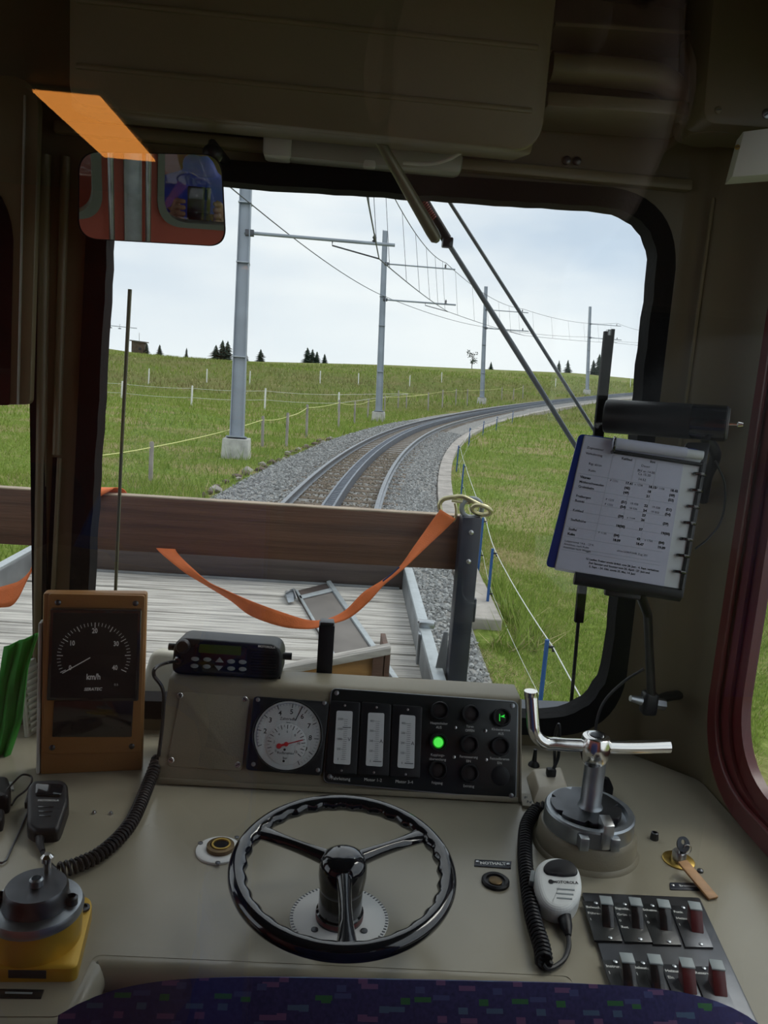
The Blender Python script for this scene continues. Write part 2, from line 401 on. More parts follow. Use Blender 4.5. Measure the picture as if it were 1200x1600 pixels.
struct('ceiling', MB().box(((XL + XR) / 2, -1.05, CEIL + .03), (XR - XL + .1, 5.36, .06)), 'wall_paint')
struct('floor', MB().box(((XL + XR) / 2, -1.05, FLOOR - .03), (XR - XL + .1, 5.36, .06)), 'trouser_dark')
# rear partition of the cab: the photograph is taken through its window
PY = 0.06
wallb = Pl((0, PY, 0), (-1, 0, 0), (0, 1, 0))          # seen from the driver's side
pw_r = rounded([(-.60, .48), (.105, .48), (.105, -.088), (-.60, -.088)], .07, 8)       # (-x, z)
pw_l = rounded([(.31, .48), (1.24, .48), (1.24, -.085), (.31, -.085)], .07, 8)
struct('wall_back', MB(wallb.M()).holed(rect(-XR, FLOOR, -XL, CEIL), [pw_r, pw_l], -.03, 0), 'red_paint')
for i, (hole, lab) in enumerate(((pw_r, 'partition window behind the driver seat'), (pw_l, 'second partition window behind the driver seat'))):
    w = thing('window_%d' % (5 + i), lab, 'window', (-hole[0][0], PY, -.11)); w['kind'] = 'structure'
    c = Vector((sum(p[0] for p in hole) / len(hole), sum(p[1] for p in hole) / len(hole)))
    big = [tuple(c + (Vector(p) - c) * 1.045) for p in hole]; sm_ = [tuple(c + (Vector(p) - c) * .985) for p in hole]
    part('window_seal', MB(wallb.M()).holed(big, [sm_], -.036, .012), 'grey_green', w)
    part('glass_pane', MB(wallb.M()).prism([tuple(c + (Vector(p) - c) * .995) for p in hole], -.016, -.012), 'partition_pane', w, smooth=False)
struct('trim_8', MB(wallb.M()).box((.197, -.25, .008), (.055, 1.9, .016), .004), 'zinc')
for k, (x, za, zb) in enumerate(((.266, -.28, .45), (.155, -.2, .45))):
    solo('grab_rail', MB().tube([(-x, PY + .001, za), (-x, PY + .05, za + .015), (-x, PY + .05, zb - .015), (-x, PY + .001, zb)], .009, 10), 'zinc',
         'grey vertical grab rail on the red partition, beside the %s partition window' % ('second' if k == 0 else 'first'), 'grab rail')
struct('wall_rear', MB().box(((XL + XR) / 2, -3.72, -.46), (XR - XL, .05, 2.32)), 'red_paint')

# ================================================================== overhead: cabinet, duct, brackets
hood = Pl(ony(500, 208, 1.35), (1, 0, 0), (0, -1, 0))
hz = .365; hx0, hx1 = -.432, .304
oc = thing('overhead_cabinet', 'long dark beige ribbed cabinet hanging above the windshield', 'cabinet', (0, 1.46, CEIL))
side = rounded([(1.35, CEIL), (1.35, hz), (WY - .055, hz + .03), (WY - .055, CEIL)], [.001, .02, .02, .001])
mbx = MB(Matrix(((0, 0, 1, 0), (1, 0, 0, 0), (0, 1, 0, 0), (0, 0, 0, 1)))); mbx.prism(side, hx0, hx1 - .012)
part('body', mbx, 'beige_paint', oc)
fr = rounded([(hx0, CEIL), (hx0, hz + .005), (hx1, hz), (hx1, CEIL)], [.001, .03, .045, .001], 8)
part('front_panel', MB(Matrix(((1, 0, 0, 0), (0, 0, -1, 1.352), (0, 1, 0, 0), (0, 0, 0, 1)))).prism(fr, 0, .012, .004), 'beige_paint', oc)
for z in (.425, .517, .60):
    part('rib', MB().box(((hx0 + hx1) / 2 - .005, 1.339, z), (hx1 - hx0 - .03, .006, .009), .0028), 'beige_paint', oc)
sl = thing('strip_light', 'pale strip light fitting under the overhead cabinet', 'light', ony(560, 225, 1.53))
a, b = ony(415, 218, 1.53), ony(720, 243, 1.53)
part('end_cap', MB().box((a.x + .022, 1.545, a.z - .004), (.052, .05, .05), .008), 'off_white', sl)
part('cover', MB().box(((a.x + b.x) / 2 + .02, 1.547, a.z - .008), (b.x - a.x - .03, .046, .042), .012), 'light_cover', sl)
part('bracket', MB().box((ony(578, 248, 1.53).x, 1.535, ony(578, 252, 1.53).z), (.022, .02, .022), .003), 'off_white', sl)
pth = bez([ony(630, 254, 1.50), ony(670, 256, 1.49), ony(700, 249, 1.48), ony(722, 237, 1.47)], 8)
part('cable', MB().tube(pth, .0035, 8), 'off_white', sl)
lv = thing('lever', 'olive metal lever hanging down from the overhead cabinet', 'lever', ony(597, 226, 1.44))
pa, pb = ony(590, 215, 1.44), ony(684, 378, 1.50)
part('rod', MB().tube([pa, pa.lerp(pb, .9), pa.lerp(pb, .97), pb], .0105, 14, taper=[.0085, .0115, .0105, .004]), 'olive_metal', lv)
# duct and shelf to the right of the cabinet
du = thing('air_duct', 'dark beige bent duct above a shelf plate beside the overhead cabinet', 'duct', ony(960, 110, 1.45))
pp = [ony(860, 105, 1.45), ony(1000, 118, 1.45), ony(1040, 130, 1.45), ony(1075, 165, 1.45), ony(1090, 205, 1.45)]
part('pipe', MB().tube(bez(pp, 6), .024, 16), 'beige_paint', du)
sh = solo('shelf_plate', MB().hull([ony(855, 165, 1.42), ony(1098, 182, 1.42), ony(1098, 182, 1.42) + Vector((0, .14, 0)), ony(855, 165, 1.42) + Vector((0, .14, 0)),
      ony(857, 142, 1.42), ony(1100, 160, 1.42), ony(1100, 160, 1.42) + Vector((0, .14, 0)), ony(857, 142, 1.42) + Vector((0, .14, 0))], .003), 'beige_paint',
      'flat dark beige plate under the bent duct', 'shelf')
part('mounting_rail', MB().hull([ony(868, 40, 1.44), ony(1112, 56, 1.44), ony(1112, 56, 1.44) + Vector((0, .1, 0)), ony(868, 40, 1.44) + Vector((0, .1, 0)),
      ony(868, 34, 1.44), ony(1112, 50, 1.44), ony(1112, 50, 1.44) + Vector((0, .1, 0)), ony(868, 34, 1.44) + Vector((0, .1, 0))]), 'beige_paint', du)
bxp = thing('bracket_housing', 'dark beige housing with rounded corner at the roof beside the pillar', 'housing', ony(1150, 100, 1.36))
hp = Pl(ony(1150, 100, 1.36), (1, 0, 0), (0, -1, 0))
part('body', MB(hp.M()).prism(rounded(hp.uvs([(1120, -60), (1098, 192), (1260, 205), (1280, -60)]), .02), -.12, 0, .005), 'wall_paint', bxp)
part('collar', MB().lathe([(.045, -.03), (.05, -.012), (.05, .0)], ony(1112, 190, 1.44), 24), 'wall_paint', bxp)
screw(hp, (1122, 172), bxp, .006, 'beige_paint')
screw(hp, (1198, 178), bxp, .008, 'zinc')
wb = Pl(ony(1175, 240, 1.30), (.9, -.25, 0), (-.3, -1, -.05))
wbx = thing('junction_box', 'small off-white box below the roof housing at the side window', 'box', ony(1175, 240, 1.32))
part('body', MB(wb.M()).prism(wb.uvs([(1162, 205), (1143, 277), (1260, 268), (1270, 190)]), -.06, 0, .003), 'off_white', wbx)
screw(wb, (1152, 230), wbx, .004, 'brass')
struct('trim_9', MB().box((XR - .05, .72, CEIL - .12), (.10, 1.3, .02), .004), 'wall_paint')
for k, p in enumerate(((885, 196), (912, 198), (885, 251), (901, 252))):
    solo('cap_bolt', MB(wallf.M(*wallf.uv(*p))).lathe([(.008, 0), (.008, .004), (.005, .006), (.002, .006)], seg=12), 'dark_metal', 'small bolt in the wall above the windshield', 'bolt', 'bolts above the windshield')
# interior mirror
mo = ony(300, 300, 1.42); mir = Pl(mo, (1, 0, -.04), -mo)
mt = thing('rear_view_mirror', 'rounded rectangular interior mirror hanging in the upper windshield corner', 'mirror', mo)
mpoly = mir.uvs([(122, 236), (347, 241), (354, 386), (121, 373)])
mpoly = rounded(mpoly[::-1], .028, 8)
mc = Vector((sum(p[0] for p in mpoly) / len(mpoly), sum(p[1] for p in mpoly) / len(mpoly)))
part('housing', MB(mir.M()).prism(mpoly, -.022, -.001, 0), 'black_plastic', mt)
part('mirror_glass', MB(mir.M()).prism([tuple(mc + (Vector(p) - mc) * .978) for p in mpoly], -.001, .0006), 'mirror', mt, smooth=False)
u, v = mir.uv(332, 243)
ml = part('mount_arm', MB().tube([mir.w(u, v - .01, -.02), mir.w(u, v + .02, -.05), Vector((mir.w(u, v).x, WY - .002, mir.w(u, v).z + .03))], .008, 10), 'black_plastic', mt)
part('clamp_knob', MB().sphere(mir.w(u, v + .003, -.02), .017), 'black_plastic', mt)
# blind in front of the second window
bl = Pl(ony(20, 400, 1.50), (1, 0, 0), (0, -1, 0))
bt = thing('blind_panel', 'grey beige blind panel with a black rounded inset at the far window', 'blind', bl.w(*bl.uv(0, 630)))
part('board', MB(bl.M()).prism(rounded(bl.uvs([(-420, 640), (47, 632), (62, 118), (-420, 108)]), [.01, .01, .05, .01], 6), -.018, 0, .003), 'beige_paint', bt)
part('inset', MB(bl.M()).prism(rounded(bl.uvs([(-380, 636), (16, 633), (24, 262), (-380, 250)]), [.004, .004, .12, .004], 8), .0005, .003), 'black_gloss', bt)
part('edge_strip', MB().tube([bl.w(*bl.uv(29, 632), .003), bl.w(*bl.uv(40, 150), .003)], .0022, 8), 'light_cover', bt)

# ================================================================== driver's desk
dk = thing('driver_desk', 'beige painted driver desk with recessed front edge', 'desk', (.0, 1.2, FLOOR))
XD0, XD1 = XL + .01, XR
outl = [(XD0, WY - .003), (.655, WY - .003), (.70, 1.535), (.775, 1.46), (XD1 - .003, 1.44), (XD1 - .003, .60), (.365, .60), (.354, .912), (-.262, .932), (-.268, .832), (XD0, .80)]
part('worktop', MB().prism(rounded(outl[::-1], [.001, .012, .010, .008, .001, .001, .001, .001, .001, .001, .001]), DZ - .045, DZ), 'desk_paint', dk, smooth=False)
part('nosing', MB().tube([(XD0, .800, DZ - .0225), (-.280, .826, DZ - .0225), (-.268, .834, DZ - .0225), (-.264, .920, DZ - .0225), (-.256, .930, DZ - .0225), (.346, .909, DZ - .0225), (.354, .902, DZ - .0225), (.364, .60, DZ - .0225)], .0223, 20), 'desk_paint', dk)
part('apron', MB().hull([(-.262, .97, DZ - .30), (.354, .95, DZ - .30), (.354, .97, DZ - .30), (-.262, .99, DZ - .30), (-.262, .945, DZ - .045), (.354, .925, DZ - .045), (.354, .945, DZ - .045), (-.262, .965, DZ - .045)]), 'desk_paint', dk)
part('pedestal', MB().hull([(XD0, .86, FLOOR), (-.30, .88, FLOOR), (-.30, 1.55, FLOOR), (XD0, 1.55, FLOOR), (XD0, .84, DZ - .045), (-.275, .86, DZ - .045), (-.275, 1.55, DZ - .045), (XD0, 1.55, DZ - .045)]), 'desk_paint', dk)
part('pedestal', MB().hull([(.37, .62, FLOOR), (.77, .62, FLOOR), (.77, 1.45, FLOOR), (.37, 1.5, FLOOR), (.37, .62, DZ - .045), (.77, .62, DZ - .045), (.77, 1.45, DZ - .045), (.37, 1.5, DZ - .045)]), 'desk_paint', dk)
desk = Pl((0, 1.2, DZ), (1, 0, 0), (0, 0, 1))
def dpt(px, py, h=0.0): return onz(px, py, DZ + h)

# ------------------------------------------------------------------ instrument console
cb, ce = dpt(248, 1225), dpt(808, 1255)
uc = (ce - cb); CW = uc.length; uc.normalize(); back = Vector((-uc.y, uc.x, 0)); LEAN = R_(27)
vc = back * math.sin(LEAN) + Vector((0, 0, math.cos(LEAN)))
con = Pl(cb, uc, uc.cross(vc)); CH = .190
ct = thing('instrument_console', 'beige sloped instrument console standing on the driver desk', 'console', cb.lerp(ce, .5))
sec = rounded([(0, 0), (math.sin(LEAN) * CH, math.cos(LEAN) * CH), (math.sin(LEAN) * CH + .075, math.cos(LEAN) * CH), (math.sin(LEAN) * CH + .075, 0)], [.004, .012, .01, .002], 4)
Mc = Matrix(((back.x, 0, uc.x, cb.x), (back.y, 0, uc.y, cb.y), (0, 1, 0, cb.z), (0, 0, 0, 1)))
part('case', MB(Mc).prism(sec, -.006, CW + .006), 'console_paint', ct)
part('end_lip', MB(con.M()).box((CW + .006, CH / 2, -.006), (.004, CH - .004, .016), .001), 'console_paint', ct)
part('foot_flange', MB(con.M()).box((CW / 2, .006, .002), (CW, .010, .008), .002), 'console_paint', ct)
cp = part('cover_plate', MB(con.M()).prism(rounded(con.uvs([(261, 1197), (378, 1205), (390, 1089), (283, 1081)]), .008, 4), 0, .003, .001), 'console_paint', ct)
for p in ((282, 1087), (383, 1093), (268, 1188), (372, 1195)): screw(con, p, ct, .0055, 'steel', .003)
# pressure gauge
pg = part('pressure_gauge', MB(con.M()).prism(rounded(con.uvs([(384, 1203), (503, 1212), (515, 1097), (397, 1088)]), .008, 4), 0, .012, .003), 'black_plastic', ct, 'black square double pressure gauge with white dial')
gc = con.uv(450, 1149); GR = (Vector(con.uv(502, 1152)) - Vector(con.uv(398, 1145))).length / 2
part('dial', MB(con.M(*gc, .012)).lathe([(GR, -.006), (GR, -.001), (GR * .985, .0004)], seg=56), 'dial_white', pg)
part('dial_rim', MB(con.M(*gc, .012)).lathe([(GR * 1.06, -.004), (GR * 1.06, .003), (GR * 1.02, .004), (GR * 1.0, .0005), (GR * .99, -.002)], seg=56), 'black_plastic', pg)
sc_ = con.uv(448, 1163); SR = GR * .60
part('inner_dial', MB(con.M(*sc_, .0126)).lathe([(SR, -.0005), (SR, .0012), (SR * .985, .0016), (SR * .2, .0016)], seg=44), 'dial_white', pg)
def ticks(c, r0, r1, a0, a1, n, w, z, big=1, wb=None, r0b=None):
    mb = MB()
    for i in range(n + 1):
        a = R_(a0 + (a1 - a0) * i / n); bigt = big > 1 and i % big == 0
        ra = r0b if (bigt and r0b) else r0; ww = wb if (bigt and wb) else w
        M = con_cur.M(c[0] + math.cos(a) * (ra + r1) / 2, c[1] + math.sin(a) * (ra + r1) / 2, z, a)
        mb.box((0, 0, 0), (r1 - ra, ww, .0004), M=M)
    return mb
con_cur = con
A0, A1 = 203, -63
part('scale_marks', ticks(gc, GR * .86, GR * .93, A0, A1, 45, GR * .008, .0126, 5, GR * .02, GR * .80), 'ink', pg)
arc = [con.w(gc[0] + math.cos(R_(t)) * GR * .92, gc[1] + math.sin(R_(t)) * GR * .92, .0126) for t in np.linspace(A0, 60, 30)]
part('scale_arc', MB().tube(arc, .0003, 4), 'blue_plastic', pg)
for i in range(1, 10):
    a = R_(A0 + (A1 - A0) * (i - 1) / 9)
    if i > 1: text(str(i), GR * .20, con.M(gc[0] + math.cos(a) * GR * .68, gc[1] + math.sin(a) * GR * .68, .0127), 'ink', pg, bold=.0002)
a = R_(66); part('pointer', MB(con.M(gc[0] + math.cos(a) * GR * .70, gc[1] + math.sin(a) * GR * .70, .0142, a)).box((0, 0, 0), (GR * .46, GR * .025, .0006)), 'ink', pg)
part('scale_marks', ticks(sc_, SR * .82, SR * .94, 215, -35, 24, SR * .016, .0144, 2, SR * .03, SR * .74), 'ink', pg)
for i in range(0, 13, 2):
    a = R_(215 - 250 * i / 12); text(str(i), SR * .17, con.M(sc_[0] + math.cos(a) * SR * .60, sc_[1] + math.sin(a) * SR * .60, .0144), 'ink', pg)
a = R_(17)
rp = MB(con.M(*sc_, .0152, a)); rp.box((SR * .36, 0, 0), (SR * .95, SR * .05, .0006)); rp.box((-SR * .2, 0, 0), (SR * .34, SR * .11, .0008)); rp.lathe([(SR * .13, -.0008), (SR * .13, .001), (SR * .05, .0014)], (-SR * .36, 0, 0), 16); rp.lathe([(SR * .11, -.0008), (SR * .11, .001), (SR * .05, .0014)], (0, 0, 0), 16)
part('pointer', rp, 'red_ink', pg)
for dy in (-.26, -.80): part('dial_pin', MB(con.M(sc_[0] - SR * .06, sc_[1] + SR * dy, .0142)).lathe([(SR * .06, 0), (SR * .06, .0006)], seg=12), 'ink', pg)
text('Zahnradbr.', GR * .12, con.M(gc[0], gc[1] + GR * .47, .0127), 'ink', pg)
text('bar', GR * .10, con.M(gc[0], gc[1] + GR * .36, .0127), 'ink', pg)
text('Radbremse', GR * .11, con.M(sc_[0], sc_[1] - SR * .42, .0144), 'ink', pg); text('bar', GR * .10, con.M(sc_[0], sc_[1] - SR * .66, .0144), 'ink', pg)
part('gauge_glass', MB(con.M(*gc, .0165)).lathe([(GR * 1.0, 0), (GR * 1.0, .0006)], seg=48), 'lens_cover', pg, smooth=False)
for p in ((404, 1094), (507, 1099), (397, 1194), (497, 1203)): 
    part('screw', MB(con.M(*con.uv(*p), .012)).lathe([(.004, 0), (.004, .001), (.001, .002)], seg=10), 'zinc', pg)
# black instrument panel
ip = part('instrument_panel', MB(con.M()).prism(rounded(con.uvs([(504, 1223), (806, 1251), (809, 1096), (517, 1075)]), .010, 5), 0, .005, .0015), 'black_panel', ct, 'black panel with three strip meters and round lamps')
edge = [con.w(p[0], p[1], .005) for p in rounded(con.uvs([(505, 1222), (805, 1250), (808, 1097), (518, 1076)]), .010, 6)]
part('panel_edge', MB().tube(edge, .0011, 6, closed=True), 'zinc', ip)
mets = [(((509, 1208), (557, 1211), (563, 1098), (517, 1095)), ((521, 1193), (547, 1195), (551, 1112), (526, 1111)), ['0', '500', '1000', '1500', '2000'], 'V', .80, 'Fahrleitung'),
        (((559, 1210), (607, 1213), (611, 1101), (565, 1097)), ((571, 1196), (597, 1198), (600, 1115), (575, 1114)), ['0', '100', '200', '300', '400'], 'A', .0, 'Motor 1-2'),
        (((608, 1213), (655, 1216), (659, 1105), (613, 1101)), ((620, 1199), (646, 1201), (648, 1119), (624, 1117)), ['0', '100', '200', '300', '400'], 'A', .0, 'Motor 3-4')]
for q, (bz, wn, nums, unit, val, cap) in enumerate(mets):
    mm = part('strip_meter', MB(con.M()).prism(rounded(con.uvs(bz), .004, 3), .005, .014, .002), 'black_plastic', ct, ['black strip voltmeter', 'black strip ammeter, first', 'black strip ammeter, second'][q])
    wuv = [Vector(p) for p in con.uvs(wn)]
    part('scale_window', MB(con.M()).prism(rounded(wuv, .003, 3), .0138, .0146), 'dial_white', mm, smooth=False)
    lo = (wuv[0] + wuv[1]) / 2; hi = (wuv[3] + wuv[2]) / 2; wd_ = (wuv[1] - wuv[0]).length
    def at(t, dx): p = lo.lerp(hi, .09 + .75 * t); return con.M(p.x + dx * wd_, p.y, .0148)
    mb = MB()
    for i in range(21): mb.box(((.10 if i % 5 else .07) * wd_, 0, 0), ((.22 if i % 5 else .32) * wd_, .0005, .0002), M=at(i / 20, 0))
    part('scale_marks', mb, 'ink', mm)
    for i, s_ in enumerate(nums): text(s_, .0058, at(i / 4, -.24), 'ink', mm, sx=.85)
    text(unit, .0095, at(.5, .36), 'ink', mm)
    part('pointer', MB(at(val, .18)).box((0, 0, .0006), (.5 * wd_, .0012, .0005)), 'ink', mm)
    bzv = [Vector(p) for p in con.uvs(bz)]
    for e, f in ((lo, .06), (hi, .06)):
        d_ = (lo - hi).normalized() * (.011 if e is lo else -.010); p = e + d_
        part('screw', MB(con.M(p.x, p.y, .014)).lathe([(.0022, 0), (.0022, .0008), (.0006, .0012)], seg=8), 'steel', mm)
    lp = (bzv[0] + bzv[1]) / 2; text(cap, .0078, con.M(lp.x, lp.y - .008, .0054), 'white_ink', ip)
lamps = [((686, 1111), 'Hauptschalter\nAUS', 0), ((734, 1116), 'Türen\nOFFEN', 0), ((782, 1121), 'Klinkenbremse\nAUS', 2), ((684, 1160), 'Kupplungs-\nüberwachung', 1), ((732, 1163), 'Fernsteuerung\nEIN', 0),
         ((780, 1166), 'Feststellbremse\nEIN', 0), ((683, 1203), 'Folgezug', 0), ((732, 1208), 'Extrazug', 0), ((781, 1212), '', 3)]
LR = .0172
for p, cap, k in lamps:
    c = con.uv(*p)
    if k == 3:
        part('blank_cap', MB(con.M(*c, .005)).lathe([(LR, 0), (LR, .001), (LR * .9, .0018)], seg=28), 'black_plastic', ct); continue
    lm = part('indicator_lamp', MB(con.M(*c, .005)).lathe([(LR, 0), (LR, .010), (LR * .93, .012), (LR * .82, .012), (LR * .80, .004), (LR * .1, .004)], seg=28), 'black_plastic', ct, {0: 'dark round indicator lamp', 1: 'lit green indicator lamp', 2: 'indicator lamp with green symbol'}[k])
    part('lens', MB(con.M(*c, .0082)).lathe([(LR * .82, -.004), (LR * .82, 0), (LR * .5, .0014), (LR * .15, .0018)], seg=24), 'lamp_green' if k == 1 else 'lamp_lens', lm)
    if k == 1: part('glow_core', MB(con.M(*c, .0112)).lathe([(LR * .52, -.002), (LR * .48, .0006), (LR * .3, .0014), (LR * .1, .0016)], seg=20), 'lamp_core', lm)
    if k == 2:
        fl = MB(con.M(*c, .0124)); fl.box((-.004, -.001, 0), (.0012, .013, .0005)); fl.prism([(-.003, .001), (.006, .005), (.004, .001), (.007, -.001)], 0, .0006)
        part('symbol', fl, 'flag_green', lm)
    if cap: 
        lines = cap.split('\n')
        for i, s_ in enumerate(lines): text(s_, .0066, con.M(c[0], c[1] - LR - .0055 - i * .0075, .0054), 'white_ink', ip, sx=.88)
for p in ((711, 1137), (758, 1142), (709, 1183), (759, 1187)): part('screw', MB(con.M(*con.uv(*p), .005)).lathe([(.003, 0), (.003, .001), (.001, .0018)], seg=8), 'steel', ct)
for p in ((526, 1083), (800, 1103), (515, 1213), (798, 1243)): part('screw', MB(con.M(*con.uv(*p), .005)).lathe([(.0045, 0), (.0045, .001), (.001, .002)], seg=10), 'zinc', ct)
tg = solo('marked_tab', MB(desk.M()).prism(desk.uvs([(816, 1263), (831, 1265), (830, 1245), (812, 1243)]), 0, .006, .001), 'console_paint', 'small beige tab with scribbled marks at the console corner', 'tab')
tuv = desk.uv(822, 1254)
text('F', .012, desk.M(tuv[0], tuv[1] + .006, .0064, -.3), 'ink', tg, bold=.0004); text('N', .012, desk.M(tuv[0] + .003, tuv[1] - .009, .0064, -.3), 'ink', tg, bold=.0004)

# ------------------------------------------------------------------ two-way radio on the console
ro = con.w(0, CH, 0) + back * .016 + Vector((0, 0, .004))
rad = Pl(ro, uc, uc.cross((back * .12 + Vector((0, 0, 1))).normalized()))
rt = thing('two_way_radio', 'black mobile radio with small display mounted on the console', 'radio', rad.w(.08, 0))
rp_ = rad.uvs([(268, 1052), (439, 1062), (441, 1020), (432, 1007), (284, 996), (272, 1006)])
part('bracket', MB(rad.M()).prism(rad.uvs([(276, 1062), (437, 1070), (438, 1052), (276, 1044)]), -.055, -.008), 'black_plastic', rt)
part('body', MB(rad.M()).prism(rounded(rp_, [.014, .014, .012, .012, .012, .012], 4), -.07, .004, .006, 3), 'black_plastic', rt)
part('face_bezel', MB(rad.M()).prism(rounded(rad.uvs([(302, 1048), (385, 1053), (388, 1010), (306, 1004)]), .005, 3), .003, .007, .002), 'black_gloss', rt)
dsp = part('display', MB(rad.M()).prism(rounded(rad.uvs([(311, 1018), (377, 1023), (378, 1009), (313, 1005)]), .002, 2), .0068, .0076), 'lcd', rt)
for j, row in enumerate((((306, 1028), (325, 1029), (344, 1030), (362, 1032), (380, 1033)), ((305, 1039), (324, 1040), (343, 1042), (362, 1043), (380, 1044)))):
    for i, p in enumerate(row):
        u, v = rad.uv(*p)
        if i == 2: mb = MB(rad.M(u, v, .007)).prism([(-.008, -.004), (.008, -.004), (0, .0055)] if j == 0 else [(-.008, .004), (0, -.0055), (.008, .004)], 0, .002, .0006)
        else: mb = MB(rad.M(u, v, .007) @ Matrix.Diagonal((1, .55, 1, 1))).lathe([(.0075, 0), (.0075, .001), (.006, .002), (.002, .0022)], seg=18)
        part('button', mb, 'button_grey', rt)
u, v = rad.uv(288, 1008); part('volume_knob', MB(rad.M(u, v, .004)).lathe([(.013, 0), (.013, .010), (.011, .013), (.004, .014)], seg=22), 'black_plastic', rt)
u, v = rad.uv(281, 1030); part('microphone_socket', MB(rad.M(u, v, .004)).lathe([(.009, 0), (.009, .006), (.006, .012), (.005, .012)], seg=16), 'black_gloss', rt)
mb = MB()
for i in range(9): mb.hull([*(rad.w(*rad.uv(393 + dx, 1017 + i * 4.4 + dy), nn) for dx, dy, nn in ((0, 1.3, .003), (38, 3.6, .003), (38, 3.6, .006), (0, 1.3, .006))), *(rad.w(*rad.uv(393 + dx, 1017 + i * 4.4 + dy), nn) for dx, dy, nn in ((0, -1, .003), (38, 1.3, .003), (38, 1.3, .006), (0, -1, .006)))])
part('speaker_grille', mb, 'black_plastic', rt)
text('MOTOROLA', .0058, rad.M(*rad.uv(417, 1010), .0047, -.03), 'white_ink', rt, bold=.0002)
for p, s_ in (((449, 1031), 1), ((263, 1016), -1)):
    u, v = rad.uv(*p); part('side_knob', MB().cyl(rad.w(u - s_ * .014, v, -.03), rad.w(u + s_ * .006, v, -.03), .007, 12), 'black_plastic', rt)
# radio hand microphone with coiled cord
cab = bez([rad.w(*rad.uv(281, 1030), .014), rad.w(*rad.uv(262, 1032), .022), ony(243, 1044, 1.36), ony(241, 1056, 1.36), ony(255, 1080, 1.36), ony(254, 1130, 1.36), ony(248, 1180, 1.345)], 8)
hm = thing('hand_microphone', 'black palm microphone lying on the desk below the speedometer', 'microphone', dpt(75, 1280))
mpl = Pl(dpt(72, 1295, .012), (1, .10, 0), (.05, -.22, 1))
mo_ = rounded(mpl.uvs([(42, 1300), (56, 1312), (92, 1310), (108, 1262), (106, 1234), (96, 1227), (52, 1229), (43, 1240)]), .007, 4)
part('body', MB(mpl.M()).prism(mo_, -.012, .016, .008, 5), 'black_plastic', hm, smooth=False)
up = rounded(mpl.uvs([(55, 1256), (96, 1258), (101, 1238), (56, 1236)]), .006, 3)
part('grille_ridge', MB(mpl.M()).prism(up, .015, .019, .003), 'black_gloss', hm)
for k in range(3): part('groove', MB(mpl.M()).prism(mpl.uvs([(60 + k, 1274 + k * 7), (84 - k * 2, 1274 + k * 7), (84 - k * 2, 1272 + k * 7), (60 + k, 1272 + k * 7)]), .0155, .0168), 'black_gloss', hm)
text('MOTOROLA', .0058, mpl.M(*mpl.uv(76, 1263), .0165, 0), 'white_ink', hm)
part('talk_key', MB(mpl.M()).prism(rounded(mpl.uvs([(38, 1262), (44, 1262), (48, 1240), (44, 1240)]), .002, 2), -.002, .010, .002), 'black_plastic', hm)
cp_ = bez([dpt(247, 1185, .030), dpt(232, 1225, .014), dpt(205, 1285, .012), dpt(165, 1328, .012), dpt(125, 1350, .012), dpt(88, 1361, .012)], 10)
hx = helix(cp_, .0096, .0080)
part('cord', MB().tube(cab + [cp_[0] + Vector((0, 0, .006))], .0033, 8), 'black_plastic', hm)
part('coiled_cord', MB().tube(hx, .0029, 6), 'black_plastic', hm)
part('cord_tail', MB().tube(bez([mpl.w(*mpl.uv(62, 1305), 0), dpt(62, 1318, .010), dpt(68, 1335, .005), dpt(80, 1352, .005), dpt(90, 1361, .008)], 8), .0034, 8, taper=None), 'black_plastic', hm)
part('strain_relief', MB().tube([mpl.w(*mpl.uv(63, 1303), 0), dpt(62, 1318, .010), dpt(67, 1330, .007)], .006, 10, taper=[.0075, .006, .004]), 'black_plastic', hm)

# ------------------------------------------------------------------ speedometer box
sa, sb = dpt(62, 1212), dpt(222, 1205)
us = (sb - sa); SW = us.length; us.normalize(); bs = Vector((-us.y, us.x, 0)); ls = R_(5)
vsx = bs * math.sin(ls) + Vector((0, 0, math.cos(ls)))
sp = Pl(sa, us, us.cross(vsx)); SH = .335
st = thing('speedometer_box', 'amber brown speedometer box with black dial standing on the desk', 'speedometer', sa.lerp(sb, .5))
part('case', MB(sp.M()).box((SW / 2, SH / 2, -.018), (SW, SH, .032), .005), 'amber_paint', st)
part('side_panel', MB(sp.M()).box((-.004, SH * .42, -.018), (.006, SH * .83, .030), .002), 'off_white', st)
part('front_plate', MB(sp.M()).prism(rounded(sp.uvs([(66, 1178), (219, 1176), (227, 930), (76, 927)]), .005, 3), -.005, .003, .002), 'amber_paint', st)
dl = part('dial_unit', MB(sp.M()).prism(rounded(sp.uvs([(75, 1090), (217, 1091), (222, 950), (81, 948)]), .003, 2), .003, .018, .002), 'black_gloss', st)
duv = [Vector(p) for p in sp.uvs([(81, 1085), (212, 1086), (217, 955), (86, 954)])]
part('dial_face', MB(sp.M()).prism([tuple(p) for p in duv], .0175, .0186), 'dial_black', dl)
con_cur = sp
sc0 = sp.uv(149, 1022); SRD = (Vector(sp.uv(206, 1021)) - Vector(sp.uv(92, 1022))).length / 2
part('scale_marks', ticks(sc0, SRD * .90, SRD, 206, -27, 40, .0009, .0189, 5, .0014, SRD * .84), 'white_ink', dl)
for s_, p in (('0', (112, 1039)), ('10', (115, 1001)), ('20', (150, 982)), ('30', (183, 1002)), ('40', (181, 1039))): text(s_, .0125, sp.M(*sp.uv(*p), .0189), 'white_ink', dl, bold=.0003, sx=.75)
text('km/h', .0150, sp.M(*sp.uv(148, 1053), .0189), 'white_ink', dl, bold=.0003, sx=.8); text('SERATEC', .0075, sp.M(*sp.uv(147, 1072), .0189), 'white_ink', dl, shear=.25, bold=.0002)
text('0.5', .0060, sp.M(*sp.uv(183, 1065), .0189), 'white_ink', dl)
